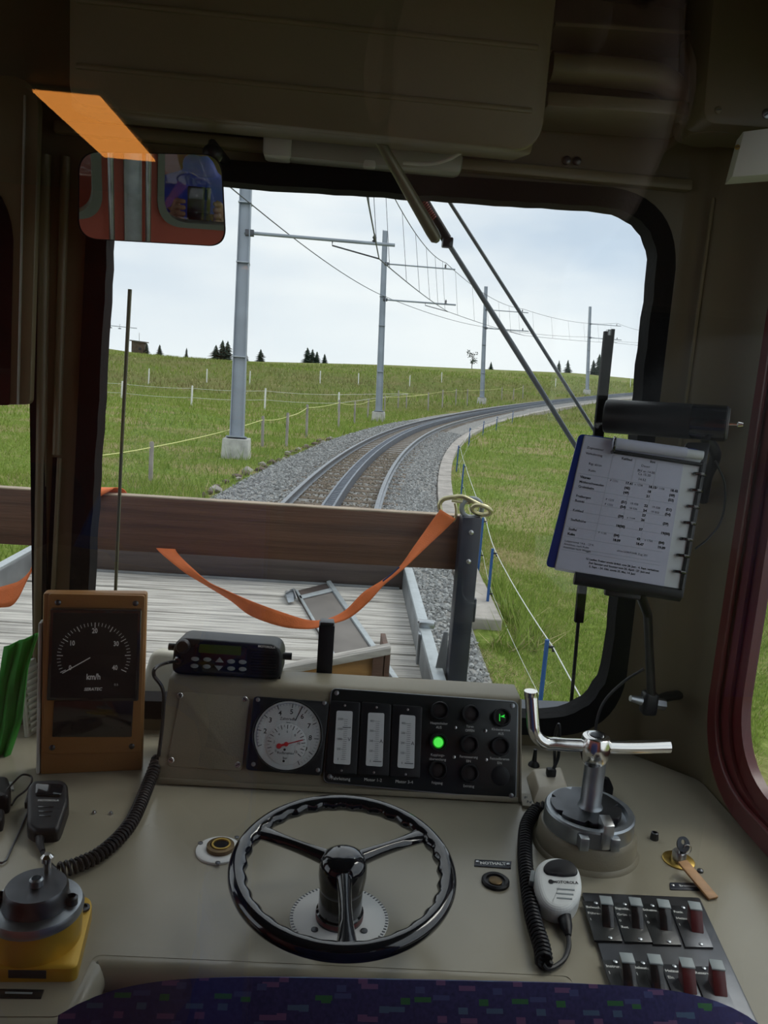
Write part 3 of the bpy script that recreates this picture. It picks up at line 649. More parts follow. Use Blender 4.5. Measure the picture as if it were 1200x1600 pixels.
nA, nB = Vector(sp.uv(143, 1023)), Vector(sp.uv(100, 1047)); dv = nB - nA
part('pointer', MB(sp.M(*((nA + nB) / 2), .0196, math.atan2(dv.y, dv.x))).box((0, 0, 0), (dv.length, .0016, .0006)), 'white_ink', dl)
part('dark_window', MB(sp.M()).prism(rounded(sp.uvs([(82, 1150), (206, 1150), (209, 1093), (85, 1094)]), .002, 2), .003, .0055, .0008), 'black_gloss', st)
for p in ((91, 941), (212, 942), (82, 1167), (206, 1165)): part('screw', MB(sp.M(*sp.uv(*p), .003)).lathe([(.0052, 0), (.0052, .0015), (.003, .003), (.001, .0032)], seg=12), 'dark_metal', st)
# white ribbed vent beyond the speedometer box
vp = Pl(dpt(52, 1165) + Vector((-.02, .03, 0)), (.3, .95, 0), (.95, -.3, .1))
vt = thing('vent_grille', 'off-white ribbed vent panel behind the speedometer box', 'vent', vp.w(0, 0))
part('panel', MB(vp.M()).box((.05, .075, -.006), (.10, .15, .008), .002), 'off_white', vt)
for i in range(11): part('louvre', MB(vp.M(.05, .012 + i * .0125, 0)).box((0, 0, .001), (.086, .006, .004), .001), 'off_white', vt)
# green cloth hanging by the second window
gp = Pl(ony(30, 1085, 1.46), (1, .1, 0), (.1, -1, .1))
def drape(pts_l, pts_r, pl, n=26, amp=.006, w=7):
    v, f = [], []
    for i in range(n + 1):
        t = i / n
        def lp(P): k = min(int(t * (len(P) - 1)), len(P) - 2); s_ = t * (len(P) - 1) - k; return Vector(P[k]).lerp(Vector(P[k + 1]), s_)
        a, b = lp(pts_l), lp(pts_r)
        for j in range(w + 1):
            p = a.lerp(b, j / w); u_, v_ = pl.uv(p.x, p.y); v.append(pl.w(u_, v_, amp * math.sin(j * 1.9 + t * 3)))
    for i in range(n):
        for j in range(w): a = i * (w + 1) + j; f.append((a, a + 1, a + w + 2, a + w + 1))
    m = MB(); m.add(v, f); return m
gcl = solo('green_cloth', drape([(8, 1010), (-4, 1080), (-12, 1150), (-14, 1192)], [(62, 988), (46, 1040), (36, 1120), (12, 1185)], gp), 'green_cloth', 'bright green cloth hanging by the far window beside the speedometer box', 'cloth')
sm = gcl.modifiers.new('thickness', 'SOLIDIFY'); sm.thickness = .003
# headset with cord loop and wire stand at the desk end
hs = thing('clip_device', 'small black device with a cord loop on a wire stand beside the palm microphone', 'device', dpt(5, 1290))
part('body', MB(desk.M()).prism(rounded(desk.uvs([(-45, 1272), (14, 1272), (18, 1256), (12, 1238), (-45, 1240)]), .008, 4), 0, .032, .006, 3), 'black_plastic', hs)
part('clip', MB(desk.M()).prism(rounded(desk.uvs([(-40, 1300), (4, 1300), (8, 1282), (-40, 1280)]), .006, 4), 0, .022, .005, 3), 'black_plastic', hs)
part('cord_loop', MB().tube(bez([dpt(2, 1245, .03), dpt(18, 1226, .03), dpt(34, 1211, .022), dpt(48, 1213, .018), dpt(49, 1222, .018), dpt(40, 1235, .018), dpt(26, 1246, .020), dpt(18, 1258, .022)], 8), .0018, 8), 'black_plastic', hs)
part('wire_stand', MB().tube([dpt(42, 1272, .003), dpt(30, 1300, .003), dpt(10, 1344, .003), dpt(4, 1348, .003), dpt(-40, 1348, .003)], .0017, 8), 'dark_metal', hs)
part('base_plate', MB(desk.M()).prism(desk.uvs([(-40, 1236), (22, 1236), (20, 1224), (-40, 1222)]), 0, .0035, .001), 'off_white', hs)
for k, p in enumerate(((147, 1271), (173, 1272))):
    solo('stud', MB(desk.M(*desk.uv(*p))).lathe([(.004, 0), (.004, .002), (.002, .005), (.0015, .005)], seg=10), 'steel', 'tiny steel stud on the desk beside the coiled cord', 'stud', 'studs below the speedometer box')
# ------------------------------------------------------------------ yellow brake valve base
yc = dpt(57, 1484); yv = thing('control_valve', 'yellow valve block with dark turret at the desk corner', 'valve', yc)
yp = Pl(yc + Vector((0, 0, .018)), (1, .05, 0), (0, 0, 1))
part('base_block', MB(yp.M()).prism(rounded(yp.uvs([(-60, 1514), (120, 1514), (145, 1412), (138, 1400), (-60, 1396)]), .010, 5), -.018, 0, .002), 'yellow_metal', yv)
zc = yc + Vector((.0, .0, 0))
part('drum', MB().lathe([(.054, .018), (.056, .052), (.055, .058), (.05, .058)], zc, 48), 'yellow_metal', yv)
part('collar_ring', MB().lathe([(.0565, .056), (.0575, .062), (.055, .068), (.046, .070), (.042, .070)], zc, 48), 'zinc', yv)
tu = part('turret', MB().lathe([(.042, .068), (.039, .078), (.0385, .088), (.036, .092), (.01, .092)], zc, 40), 'dark_metal', yv)
for s_ in (-1, 1):
    e = MB().lathe([(.008, .068), (.008, .078), (.0055, .080), (.005, .074), (.001, .074)], zc + Vector((s_ * .044, -.002, 0)), 16)
    part('ear', e, 'dark_metal', yv)
part('hub_nut', MB().lathe([(.0085, .092), (.0085, .100), (.006, .102), (.0055, .096), (.001, .096)], zc, 12), 'zinc', yv)
part('stud_pin', MB().lathe([(.005, .088), (.005, .104), (.008, .106), (.008, .112), (.004, .116), (.001, .116)], zc + Vector((.003, .030, 0)), 14), 'chrome', yv)
part('socket_screw', MB(yp.M(*yp.uv(131, 1420), -.001)).lathe([(.008, 0), (.008, .004), (.005, .0045), (.0045, .002), (.001, .002)], seg=14), 'dark_metal', yv)
q0, q1 = onz(10, 1526, DZ + .012), onz(70, 1526, DZ + .012)
fy = yp.w(*yp.uv(60, 1514)).y - .0006
part('name_plate', MB().box(((q0.x + q1.x) / 2, fy, DZ + .011), (q1.x - q0.x, .0012, .011), .0003), 'ink', yv)
lp_ = thing('label_strip', 'black engraved label strip on the desk before the yellow valve', 'label', dpt(30, 1552))
part('plate', MB(desk.M()).prism(desk.uvs([(-30, 1560), (64, 1561), (69, 1548), (-30, 1546)]), 0, .002, .0006), 'black_panel', lp_)
part('engraving', MB(desk.M()).prism(desk.uvs([(8, 1555), (50, 1556), (51, 1553), (8, 1552)]), .002, .0024), 'button_grey', lp_)
# ------------------------------------------------------------------ key socket
kc = desk.uv(342, 1330); ks = thing('key_socket', 'round white flange with brass key socket on the desk', 'socket', dpt(342, 1330))
KR = (dpt(378, 1330) - dpt(306, 1330)).length / 2
part('flange', MB(desk.M(*kc)).lathe([(KR, 0), (KR, .003), (KR * .96, .004), (KR * .5, .004)], seg=40), 'white_enamel', ks)
part('boss', MB(desk.M(kc[0] + .002, kc[1] + .002)).lathe([(KR * .62, .003), (KR * .60, .010), (KR * .45, .011), (KR * .40, .005)], seg=32), 'old_brass', ks)
part('ring', MB(desk.M(kc[0] + .003, kc[1] + .002)).lathe([(KR * .44, .009), (KR * .42, .0125), (KR * .34, .0125), (KR * .32, .010)], seg=32), 'brass', ks)
part('bore_shade', MB(desk.M(kc[0] + .003, kc[1] + .002)).lathe([(KR * .345, .004), (KR * .345, .0106), (KR * .01, .0106)], seg=28), 'flat_black', ks)  # solid black disc: shade of the key hole put into the colour
for p in ((313, 1321), (340, 1352), (370, 1312)): part('screw', MB(desk.M(*desk.uv(*p), .004)).lathe([(.004, 0), (.004, .001), (.001, .002)], seg=10), 'dark_metal', ks)
# ------------------------------------------------------------------ hand wheel and scale disc
dc = Vector((.052, 1.012, DZ)); t6 = R_(6)
sd = thing('scale_disc', 'silver graduated disc on the desk under the handwheel', 'disc', dc); SDR = .0695
part('plate', MB().lathe([(SDR, 0), (SDR, .0025), (SDR * .99, .003), (.02, .003)], dc, 64), 'silver_disc', sd)
mb = MB()
for i in range(72):
    a = 2 * math.pi * i / 72; M = Matrix.Translation(dc + Vector((math.cos(a) * SDR * .965, math.sin(a) * SDR * .965, .003))) @ Matrix.Rotation(a, 4, 'Z')
    mb.box((0, 0, 0), (SDR * .06, SDR * .035, .0006), M=M)
part('graduation', mb, 'dark_metal', sd)
for s_ in (-1, 1): part('screw', MB().lathe([(.005, .003), (.005, .0045), (.001, .0055)], dc + Vector((s_ * .034, -.028, 0)), 12), 'dark_metal', sd)
text('BBC', .008, Matrix.Translation(dc + Vector((-.004, -.056, .0034))), 'ink', sd)
hw = thing('handwheel', 'glossy black three-spoke handwheel above the desk', 'steering wheel', dc)
n6 = Vector((0, -math.sin(t6), math.cos(t6))); v6 = Vector((0, math.cos(t6), math.sin(t6)))
wc = dc + n6 * .085; WR = .1445
W = Matrix(((1, v6.x, n6.x, wc.x), (0, v6.y, n6.y, wc.y), (0, v6.z, n6.z, wc.z), (0, 0, 0, 1)))
vv, ff = [], []; S1, S2 = 144, 14
for i in range(S1):
    a = 2 * math.pi * i / S1
    for k in range(S2):
        b = 2 * math.pi * k / S2; rr = .0125
        inner = max(0, -math.cos(b)) ** 1.5
        top_ = 1 if (abs(math.sin(a * 1)) >= 0) else 0
        rr2 = rr + inner * .0022 * math.cos(a * 30)
        vv.append(((WR + math.cos(b) * rr2) * math.cos(a), (WR + math.cos(b) * rr2) * math.sin(a), math.sin(b) * .0115))
for i in range(S1):
    for k in range(S2): ff.append((i * S2 + k, ((i + 1) % S1) * S2 + k, ((i + 1) % S1) * S2 + (k + 1) % S2, i * S2 + (k + 1) % S2))
part('rim', MB(W).add(vv, ff), 'black_gloss', hw)
part('column', MB().lathe([(.0335, .003), (.0335, .014), (.031, .016), (.030, .060)], dc, 32), 'black_gloss', hw)
part('hub', MB(W).lathe([(.031, -.030), (.0335, -.010), (.033, .006), (.029, .016), (.020, .022), (.008, .024), (.001, .024)], (0, 0, 0), 36), 'black_gloss', hw)
for a in (150, 32, 272):
    a = R_(a); d_ = Vector((math.cos(a), math.sin(a), 0)); q = Vector((-d_.y, d_.x, 0)); P = []
    mb = MB(W); n = 9; vs_, fs = [], []
    for i in range(n + 1):
        t = i / n; r = .022 + (WR - .022 - .004) * t; w_ = .0125 - .004 * math.sin(math.pi * min(1, t * 1.1)) + (.004 if t > .9 else 0); h_ = .011 - .004 * t; z_ = .006 - .006 * t
        for k in range(10):
            b = 2 * math.pi * k / 10; vs_.append(d_ * r + q * math.cos(b) * w_ + Vector((0, 0, z_ + math.sin(b) * h_)))
    for i in range(n):
        for k in range(10): fs.append((i * 10 + k, i * 10 + (k + 1) % 10, (i + 1) * 10 + (k + 1) % 10, (i + 1) * 10 + k))
    part('spoke', mb.add(vs_, fs), 'black_gloss', hw)
part('red_mark', MB().lathe([(.0338, .006), (.0338, .012)], dc, 32), 'red_frame', hw)
# ------------------------------------------------------------------ emergency stop plate and button
nh = thing('name_plate', 'small grey engraved plate reading NOTHALT', 'sign', dpt(770, 1351))
nq = desk.uvs([(741, 1354), (798, 1358), (799, 1347), (742, 1344)])
part('plate', MB(desk.M()).prism(nq, 0, .0018, .0005), 'post_blue_black', nh)
cn = desk.uv(770, 1351); text('NOTHALT', .0098, desk.M(cn[0], cn[1], .0021, -.02), 'white_ink', nh, bold=.0003, sx=.9)
for p in ((746, 1348), (794, 1352)): part('screw', MB(desk.M(*desk.uv(*p), .0018)).lathe([(.003, 0), (.003, .001), (.001, .0018)], seg=10), 'steel', nh)
eb = thing('stop_button', 'recessed dark push button below the NOTHALT plate', 'button', dpt(774, 1379)); bc = desk.uv(774, 1379)
part('bezel', MB(desk.M(*bc)).lathe([(.0215, 0), (.0215, .004), (.019, .006), (.015, .005), (.014, .002)], seg=36), 'black_plastic', eb)
part('push_cap', MB(desk.M(*bc)).lathe([(.0105, .0015), (.0105, .004), (.009, .005), (.002, .005)], seg=28), 'old_brass', eb)
# ------------------------------------------------------------------ driver's brake valve with T handle
bcx = dpt(914, 1322); bv = thing('brake_valve', 'chrome T-handled brake valve on a beige round pedestal', 'brake valve', bcx)
part('pedestal', MB().lathe([(.088, 0), (.087, .004), (.083, .008), (.081, .034), (.077, .040), (.06, .040)], bcx, 56), 'console_paint', bv)
part('steel_ring', MB().lathe([(.074, .040), (.074, .066), (.0715, .069), (.062, .069), (.060, .060)], bcx, 56), 'zinc', bv)
pts = []
for i in range(56):
    a = 2 * math.pi * i / 56; notch = (i % 8 == 0); pts.append((math.cos(a) * (.050 if notch else .0585), math.sin(a) * (.050 if notch else .0585)))
part('notched_disc', MB(Matrix.Translation(bcx + Vector((-.006, .004, 0)))).prism(pts, .064, .074, .001), 'dark_metal', bv)
part('shaft', MB().lathe([(.022, .072), (.020, .076), (.0175, .080), (.0172, .150), (.0165, .160)], bcx, 28), 'zinc', bv)
part('index_plate', MB().hull([bcx + Vector(p) for p in ((-.003, -.080, .044), (.015, -.078, .044), (.015, -.052, .044), (-.003, -.052, .044), (-.003, -.078, .084), (.015, -.076, .084), (.015, -.050, .088), (-.003, -.050, .088))], .001), 'steel', bv)
for s_ in (-.030, .020): part('clamp_block', MB().hull([bcx + Vector((s_ + p[0], p[1], p[2])) for p in ((-.009, -.081, .041), (.006, -.081, .041), (.006, -.060, .041), (-.009, -.060, .041), (-.009, -.081, .063), (.006, -.081, .063), (.006, -.060, .063), (-.009, -.060, .063))], .002), 'zinc', bv)
hub = bcx + Vector((-.004, .0, 0)); hzv = .183
part('hub', MB().lathe([(.0165, .150), (.023, .160), (.0255, .174), (.0255, .186), (.022, .198), (.019, .2), (.012, .2), (.012, .197), (.001, .197)], hub, 32), 'chrome', bv)
part('hub_bolt', MB().lathe([(.011, .196), (.011, .201), (.008, .202), (.001, .202)], hub, 6), 'dark_metal', bv)
hy = hub.y
barz = DZ + hzv - .002
pl_, pr_ = ony(824, 1166, hy), ony(1046, 1166, hy); pt = ony(829, 1085, hy + .01)
part('handle_bar', MB().tube(bez([Vector((pr_.x, hy, pr_.z)), Vector((hub.x + .05, hy, barz)), Vector((hub.x - .05, hy, barz))], 6) + [Vector((pl_.x + .044, hy, barz + .001))] +
     [Vector((pl_.x + .006 + .034 * (1 - math.sin(t)), hy, barz + .034 * (1 - math.cos(t)))) for t in np.linspace(.15, 1.45, 7)] + [Vector((pt.x + .002, pt.y, pt.z - .006)), pt, pt + Vector((-.0003, 0, .006))],
     .0108, 16, taper=None), 'chrome', bv)
# ------------------------------------------------------------------ socket box, plug, cables
sx_ = thing('socket_box', 'cream socket box with slanted sides on the desk behind the brake valve', 'socket', dpt(856, 1250))
s0, s1, s2, s3 = dpt(833, 1256), dpt(893, 1250), dpt(880, 1210), dpt(822, 1214)
tp = lambda p, k=.72: s0.lerp(s2, .5).lerp(p, k) + Vector((0, 0, .024))
part('body', MB().hull([s0, s1, s2, s3, tp(s0), tp(s1), tp(s2), tp(s3)], .003), 'socket_white', sx_)
plg = thing('power_plug', 'small black plug with cable in the cream socket box', 'plug', dpt(861, 1217, .024))
pq = s0.lerp(s2, .5) + Vector((.002, .004, .024))
part('plug_body', MB().box(pq + Vector((0, 0, .008)), (.018, .014, .016), .003), 'black_plastic', plg)
part('cable', MB().tube(bez([pq + Vector((.004, 0, .014)), pq + Vector((.014, .01, .04)), Vector((.462, 1.40, -.63)), Vector((.47, 1.44, -.68)), Vector((.485, 1.46, -.757))], 8), .0033, 8), 'black_plastic', plg)
gr_ = solo('cable_bung', MB().lathe([(.016, 0), (.016, .012), (.011, .022), (.006, .03), (.001, .03)], dpt(944, 1238), 20), 'rubber', 'black rubber cable bung on the desk behind the brake shaft', 'bung')
solo('cable_stub', MB().lathe([(.012, 0), (.011, .004), (.005, .010), (.0035, .035), (.001, .035)], dpt(834, 1196), 14), 'black_plastic', 'short black cable end rising from the desk behind the brake handle', 'cable')
# ------------------------------------------------------------------ grey hand microphone
gm = thing('hand_microphone', 'pale grey hand microphone with black grille beside the brake valve', 'microphone', dpt(872, 1400))
gpl = Pl(dpt(872, 1405, .022), (1, -.03, 0), (-.06, -.30, 1))
go = gpl.uvs([(846, 1422), (866, 1434), (888, 1432), (906, 1410), (909, 1385), (902, 1360), (884, 1348), (858, 1346), (840, 1354), (833, 1372), (836, 1398)])
part('body', MB(gpl.M()).prism(rounded(go, .012, 4), -.020, .014, .010, 5), 'mic_grey', gm, smooth=False)
gv = gpl.uvs([(850, 1377), (878, 1381), (900, 1379), (901, 1368), (890, 1356), (872, 1352), (855, 1356), (846, 1366)])
part('grille', MB(gpl.M()).prism(rounded(gv, .006, 4), .013, .017, .003, 3), 'black_plastic', gm)
text('MOTOROLA', .0065, gpl.M(*gpl.uv(882, 1389), .0143, -.03), 'ink', gm, bold=.0002)
mb = MB(gpl.M(*gpl.uv(859, 1388), .0142)).lathe([(.0038, 0), (.0038, .0004), (.0032, .0004), (.0032, 0)], seg=18); part('logo_ring', mb, 'ink', gm); text('M', .005, gpl.M(*gpl.uv(859, 1388), .0145), 'ink', gm)
for k in range(3): part('groove', MB(gpl.M()).prism(gpl.uvs([(868, 1400 + k * 7), (896 - k * 2, 1402 + k * 7), (896 - k * 2, 1400 + k * 7), (868, 1398 + k * 7)]), .0138, .0146), 'button_grey', gm)
part('talk_key', MB(gpl.M()).prism(rounded(gpl.uvs([(826, 1380), (834, 1382), (836, 1364), (829, 1362)]), .002, 2), -.010, .006, .002), 'button_grey', gm)
sr0 = gpl.w(*gpl.uv(882, 1428), -.006)
part('strain_relief', MB().tube([sr0, dpt(885, 1447, .012), dpt(888, 1462, .008)], .008, 12, taper=[.0105, .0085, .0042]), 'black_plastic', gm)
part('cord_tail', MB().tube(bez([dpt(887, 1458, .008), dpt(889, 1478, .005), dpt(882, 1498, .005), dpt(868, 1510, .005), dpt(855, 1514, .006), dpt(848, 1508, .010)], 8), .0034, 8), 'black_plastic', gm)
cp2 = bez([dpt(858, 1262, .020), dpt(838, 1266, .013), dpt(823, 1290, .012), dpt(820, 1330, .012), dpt(823, 1370, .012), dpt(832, 1430, .012), dpt(846, 1478, .012), dpt(850, 1504, .012)], 10)
part('coiled_cord', MB().tube(helix(cp2, .0098, .0078), .0029, 6), 'black_plastic', gm)
# ------------------------------------------------------------------ bolt, key with wooden tag, label
solo('hex_bolt', MB(desk.M(*desk.uv(1022, 1311))).lathe([(.0075, 0), (.0075, .004), (.0065, .012), (.004, .013), (.0038, .009), (.001, .009)], seg=8), 'dark_metal', 'lone dark bolt on the desk beside the brake valve', 'bolt')
kt = thing('ignition_key', 'key with round head in a brass lock rosette and a wooden tag', 'key', dpt(1062, 1345)); k0 = dpt(1060, 1345)
part('rosette', MB().lathe([(.026, 0), (.026, .002), (.024, .003), (.010, .003)], k0, 36), 'brass', kt)
part('lock_cylinder', MB().lathe([(.0115, .003), (.0115, .016), (.010, .018), (.001, .018)], k0, 24), 'steel', kt)
kh = k0 + Vector((.004, 0, .030)); kn = Vector((.25, -.85, .45)).normalized(); kq = Pl(kh, Vector((1, .2, 0)), kn)
part('key_head', MB(kq.M()).holed([(math.cos(a) * .0125, math.sin(a) * .0125) for a in np.linspace(0, 6.283, 24, endpoint=False)], [[(math.cos(a) * .004, .004 + math.sin(a) * .004) for a in np.linspace(0, 6.283, 12, endpoint=False)]], -.0012, .0012), 'dark_metal', kt)
part('key_shank', MB().box(k0 + Vector((.002, 0, .020)), (.005, .002, .010)), 'steel', kt)
ring = [kh + Vector((.006 + math.cos(a) * .007, -.004, -.006 + math.sin(a) * .008)) for a in np.linspace(0, 6.283, 16, endpoint=False)]
part('key_ring', MB().tube(ring, .0009, 6, closed=True), 'steel', kt)
ta, tb = dpt(1066, 1346, .020), dpt(1115, 1404, .003); td = (tb - ta).normalized(); ts = td.cross(Vector((0, 0, 1))).normalized(); tn = ts.cross(td)
TM = Matrix(((td.x, ts.x, tn.x, ta.x), (td.y, ts.y, tn.y, ta.y), (td.z, ts.z, tn.z, ta.z), (0, 0, 0, 1)))
part('wooden_tag', MB(TM).box(((tb - ta).length / 2, 0, 0), ((tb - ta).length, .019, .004), .001), 'wood_tag', kt)
solo('screw_head', MB(desk.M(*desk.uv(1094, 1362))).lathe([(.005, 0), (.005, .003), (.002, .005), (.001, .005)], seg=10), 'dark_metal', 'small dark screw head on the desk beside the wooden key tag', 'screw')
lb = thing('name_plate', 'narrow grey engraved plate partly under the wooden key tag', 'sign', dpt(1068, 1386))
part('plate', MB(desk.M()).prism(rounded(desk.uvs([(1047, 1391), (1094, 1392), (1092, 1381), (1046, 1380)]), .002, 2), 0, .0018, .0005), 'post_blue_black', lb)
text('Bremsen', .0075, desk.M(*desk.uv(1074, 1386), .0021), 'white_ink', lb); part('screw', MB(desk.M(*desk.uv(1051, 1385), .0018)).lathe([(.0025, 0), (.0025, .001), (.001, .0015)], seg=8), 'steel', lb)
# ------------------------------------------------------------------ switch panel
so_ = dpt(908, 1395); e1 = (dpt(1092, 1405) - so_)
spn = Pl(so_ + Vector((0, 0, .004)), e1, (0, 0, 1))
sw_t = thing('switch_panel', 'dark grey switch panel with eight rocker levers beside the seat', 'switch panel', so_)
part('plate', MB(spn.M()).prism(rounded(spn.uvs([(978, 1616), (1196, 1626), (1093, 1404), (909, 1396)]), .003, 2), -.004, .002, .001), 'dark_metal', sw_t)
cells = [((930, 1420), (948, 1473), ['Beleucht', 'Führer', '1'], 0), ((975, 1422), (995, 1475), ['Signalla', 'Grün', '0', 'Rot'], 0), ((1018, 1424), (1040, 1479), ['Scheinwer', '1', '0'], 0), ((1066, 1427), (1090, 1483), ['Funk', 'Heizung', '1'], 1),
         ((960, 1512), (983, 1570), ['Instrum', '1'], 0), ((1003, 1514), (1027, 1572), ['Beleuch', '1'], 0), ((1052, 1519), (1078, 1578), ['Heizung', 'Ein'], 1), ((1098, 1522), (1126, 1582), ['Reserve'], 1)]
for k, (a, b, tx, rd) in enumerate(cells):
    W_ = 21
    ca = [(a[0] - 20, a[1] - 8), (a[0] + 22, a[1] - 7), (b[0] + 24, b[1] + 2), (b[0] - 20, b[1] + 1)]
    cv = spn.uvs(ca); s_ = part('switch', MB(spn.M()).prism(cv[::-1], .002, .005, .001), 'black_panel' if not rd else 'dark_metal', sw_t)
    m_ = Vector(cv[0]).lerp(Vector(cv[2]), .5) + Vector((.006, 0)); ax = (Vector(cv[0]) - Vector(cv[3])).normalized(); rot = math.atan2(ax.y, ax.x) - math.pi / 2
    M = spn.M(m_.x, m_.y, .005, rot)
    part('lever', MB(M).hull([(-.0085, -.016, 0), (.0085, -.016, 0), (.0085, .012, 0), (-.0085, .012, 0), (-.0085, .004, .022), (.0085, .004, .022), (.0085, .019, .024), (-.0085, .019, .024)], .0012), 'lamp_dark' if not rd else 'red_frame', s_)  # dark levers; the pane's red reflection is painted into the right-hand ones
    part('lever_tip', MB(M).hull([(-.0088, .003, .022), (.0088, .003, .022), (.0088, .020, .024), (-.0088, .020, .024), (-.0088, .004, .0235), (.0088, .004, .0235), (.0088, .019, .0255), (-.0088, .019, .0255)], .0004), 'button_grey', s_)
    for i, t_ in enumerate(tx):
        p = Vector(cv[0]).lerp(Vector(cv[3]), .17 + .16 * i) + Vector((.002, 0)); text(t_, .0068, spn.M(p.x, p.y, .0054, rot * .3), 'white_ink', s_, 'LEFT', bold=.00015)
    for t in (.06, .94):
        p = (Vector(cv[0]).lerp(Vector(cv[1]), .45)).lerp(Vector(cv[3]).lerp(Vector(cv[2]), .6), t); part('screw', MB(spn.M(p.x, p.y, .005)).lathe([(.003, 0), (.003, .001), (.001, .0018)], seg=8), 'zinc', s_)
# ------------------------------------------------------------------ black square post behind the console
bp_ = thing('square_post', 'black square tube post behind the console in front of the strap', 'post', (0, 1.5, DZ))
b0 = ony(506, 1066, 1.53); b1 = ony(511, 974, 1.53)
part('tube', MB().hull([Vector((b0.x + sx * .0155, 1.53 + sy * .0155, DZ)) for sx, sy in ((-1, -1), (1, -1), (1, 1), (-1, 1))] + [Vector((b1.x + sx * .0155, 1.53 + sy * .0155, b1.z)) for sx, sy in ((-1, -1), (1, -1), (1, 1), (-1, 1))], .001), 'black_plastic', bp_)
part('end_cap', MB().box((b1.x, 1.53, b1.z + .003), (.027, .027, .006), .001), 'dark_metal', bp_)
# ------------------------------------------------------------------ driver seat
seat_m = bpy.data.materials.new('moquette'); seat_m.use_nodes = True; t = seat_m.node_tree; b = t.nodes['Principled BSDF']; b.inputs['Roughness'].default_value = .95
tcn = t.nodes.new('ShaderNodeTexCoord')
sx0 = t.nodes.new('ShaderNodeSeparateXYZ'); t.links.new(tcn.outputs['Object'], sx0.inputs[0]); zy = t.nodes.new('ShaderNodeMath'); zy.operation = 'ADD'; t.links.new(sx0.outputs['Z'], zy.inputs[0]); t.links.new(sx0.outputs['Y'], zy.inputs[1])
sv = t.nodes.new('ShaderNodeCombineXYZ'); t.links.new(sx0.outputs['X'], sv.inputs['X']); t.links.new(zy.outputs[0], sv.inputs['Z'])
def grid(sx, sy, ox, oy, fx0, fx1, fy0, fy1, colr, prev):
    mp = t.nodes.new('ShaderNodeMapping'); mp.inputs['Scale'].default_value = (sx, 1, sy); mp.inputs['Location'].default_value = (ox, 0, oy); t.links.new(sv.outputs[0], mp.inputs['Vector'])
    fr_ = t.nodes.new('ShaderNodeVectorMath'); fr_.operation = 'FRACTION'; t.links.new(mp.outputs[0], fr_.inputs[0]); se = t.nodes.new('ShaderNodeSeparateXYZ'); t.links.new(fr_.outputs[0], se.inputs[0])
    def cmpn(sock, lo, hi):
        a = t.nodes.new('ShaderNodeMath'); a.operation = 'COMPARE'; a.inputs[1].default_value = (lo + hi) / 2; a.inputs[2].default_value = (hi - lo) / 2; t.links.new(sock, a.inputs[0]); return a.outputs[0]
    m = t.nodes.new('ShaderNodeMath'); m.operation = 'MULTIPLY'; t.links.new(cmpn(se.outputs['X'], fx0, fx1), m.inputs[0]); t.links.new(cmpn(se.outputs['Z'], fy0, fy1), m.inputs[1])
    mxn = t.nodes.new('ShaderNodeMix'); mxn.data_type = 'RGBA'; t.links.new(m.outputs[0], mxn.inputs[0]); t.links.new(prev, mxn.inputs[6]); mxn.inputs[7].default_value = (*colr, 1); return mxn.outputs[2]
nzs = t.nodes.new('ShaderNodeTexNoise'); nzs.inputs['Scale'].default_value = 300; rmp = t.nodes.new('ShaderNodeValToRGB'); t.links.new(tcn.outputs['Object'], nzs.inputs['Vector']); t.links.new(nzs.outputs['Fac'], rmp.inputs['Fac'])
rmp.color_ramp.elements[0].color = (.014, .016, .07, 1); rmp.color_ramp.elements[1].color = (.042, .048, .18, 1)
cs = rmp.outputs['Color']
for q, colr in enumerate(((.03, .14, .06), (.06, .12, .22), (.14, .08, .20), (.05, .07, .20))):
    cs = grid(12.0, 30, q * .27, q * .31, .10, .27, .10, .26, colr, cs)
    cs = grid(15.0, 26, q * .27 + .5, q * .23 + .4, .45, .57, .15, .33, colr, cs)
t.links.new(cs, b.inputs['Base Color'])
MATS['moquette'] = seat_m
stt = thing('driver_chair', 'driver seat with dark blue patterned fabric backrest seen from behind', 'seat', (.09, .62, FLOOR))
topz = lambda x: -.507 - .045 * abs((x - .108) / .312) ** 6
vv, ff = [], []; NX, NZ = 40, 14
for side_ in (0, 1):
    for i in range(NX + 1):
        x = -.198 + .612 * i / NX
        for j in range(NZ + 1):
            tz = j / NZ; z = topz(x) - tz * .52
            dep = .055 * math.sqrt(max(0, 1 - (1 - min(1, tz * 6)) ** 2)) * math.sqrt(max(0.02, 1 - abs((x - .108) / .3125) ** 6))
            y = .60 + (dep if side_ else -dep) + .05 * (1 - tz) * 0 - .10 * tz * 0
            vv.append((x, y, z))
o_ = (NX + 1) * (NZ + 1)
for i in range(NX):
    for j in range(NZ):
        a = i * (NZ + 1) + j; ff.append((a, a + 1, a + NZ + 2, a + NZ + 1)); ff.append((o_ + a, o_ + a + NZ + 1, o_ + a + NZ + 2, o_ + a + 1))
for i in range(NX):
    a = i * (NZ + 1); ff.append((a, a + NZ + 1, o_ + a + NZ + 1, o_ + a)); a += NZ; ff.append((a + NZ + 1, a, o_ + a, o_ + a + NZ + 1))
for j in range(NZ):
    ff.append((j, o_ + j, o_ + j + 1, j + 1)); a = NX * (NZ + 1) + j; ff.append((a, a + 1, o_ + a + 1, o_ + a))
part('backrest', MB().add(vv, ff), 'moquette', stt)
part('cushion', MB().box((.09, .80, -1.02), (.50, .42, .12), .04, 4), 'moquette', stt)
part('pedestal', MB().lathe([(.18, 0), (.18, .02), (.05, .04), (.05, .56)], (.09, .80, FLOOR), 24), 'black_plastic', stt)
part('back_strut', MB().hull([(.0, .625, -1.06), (.18, .625, -1.06), (.18, .65, -1.06), (0, .65, -1.06), (.0, .61, -.80), (.18, .61, -.80), (.18, .63, -.80), (0, .63, -.80)]), 'black_plastic', stt)

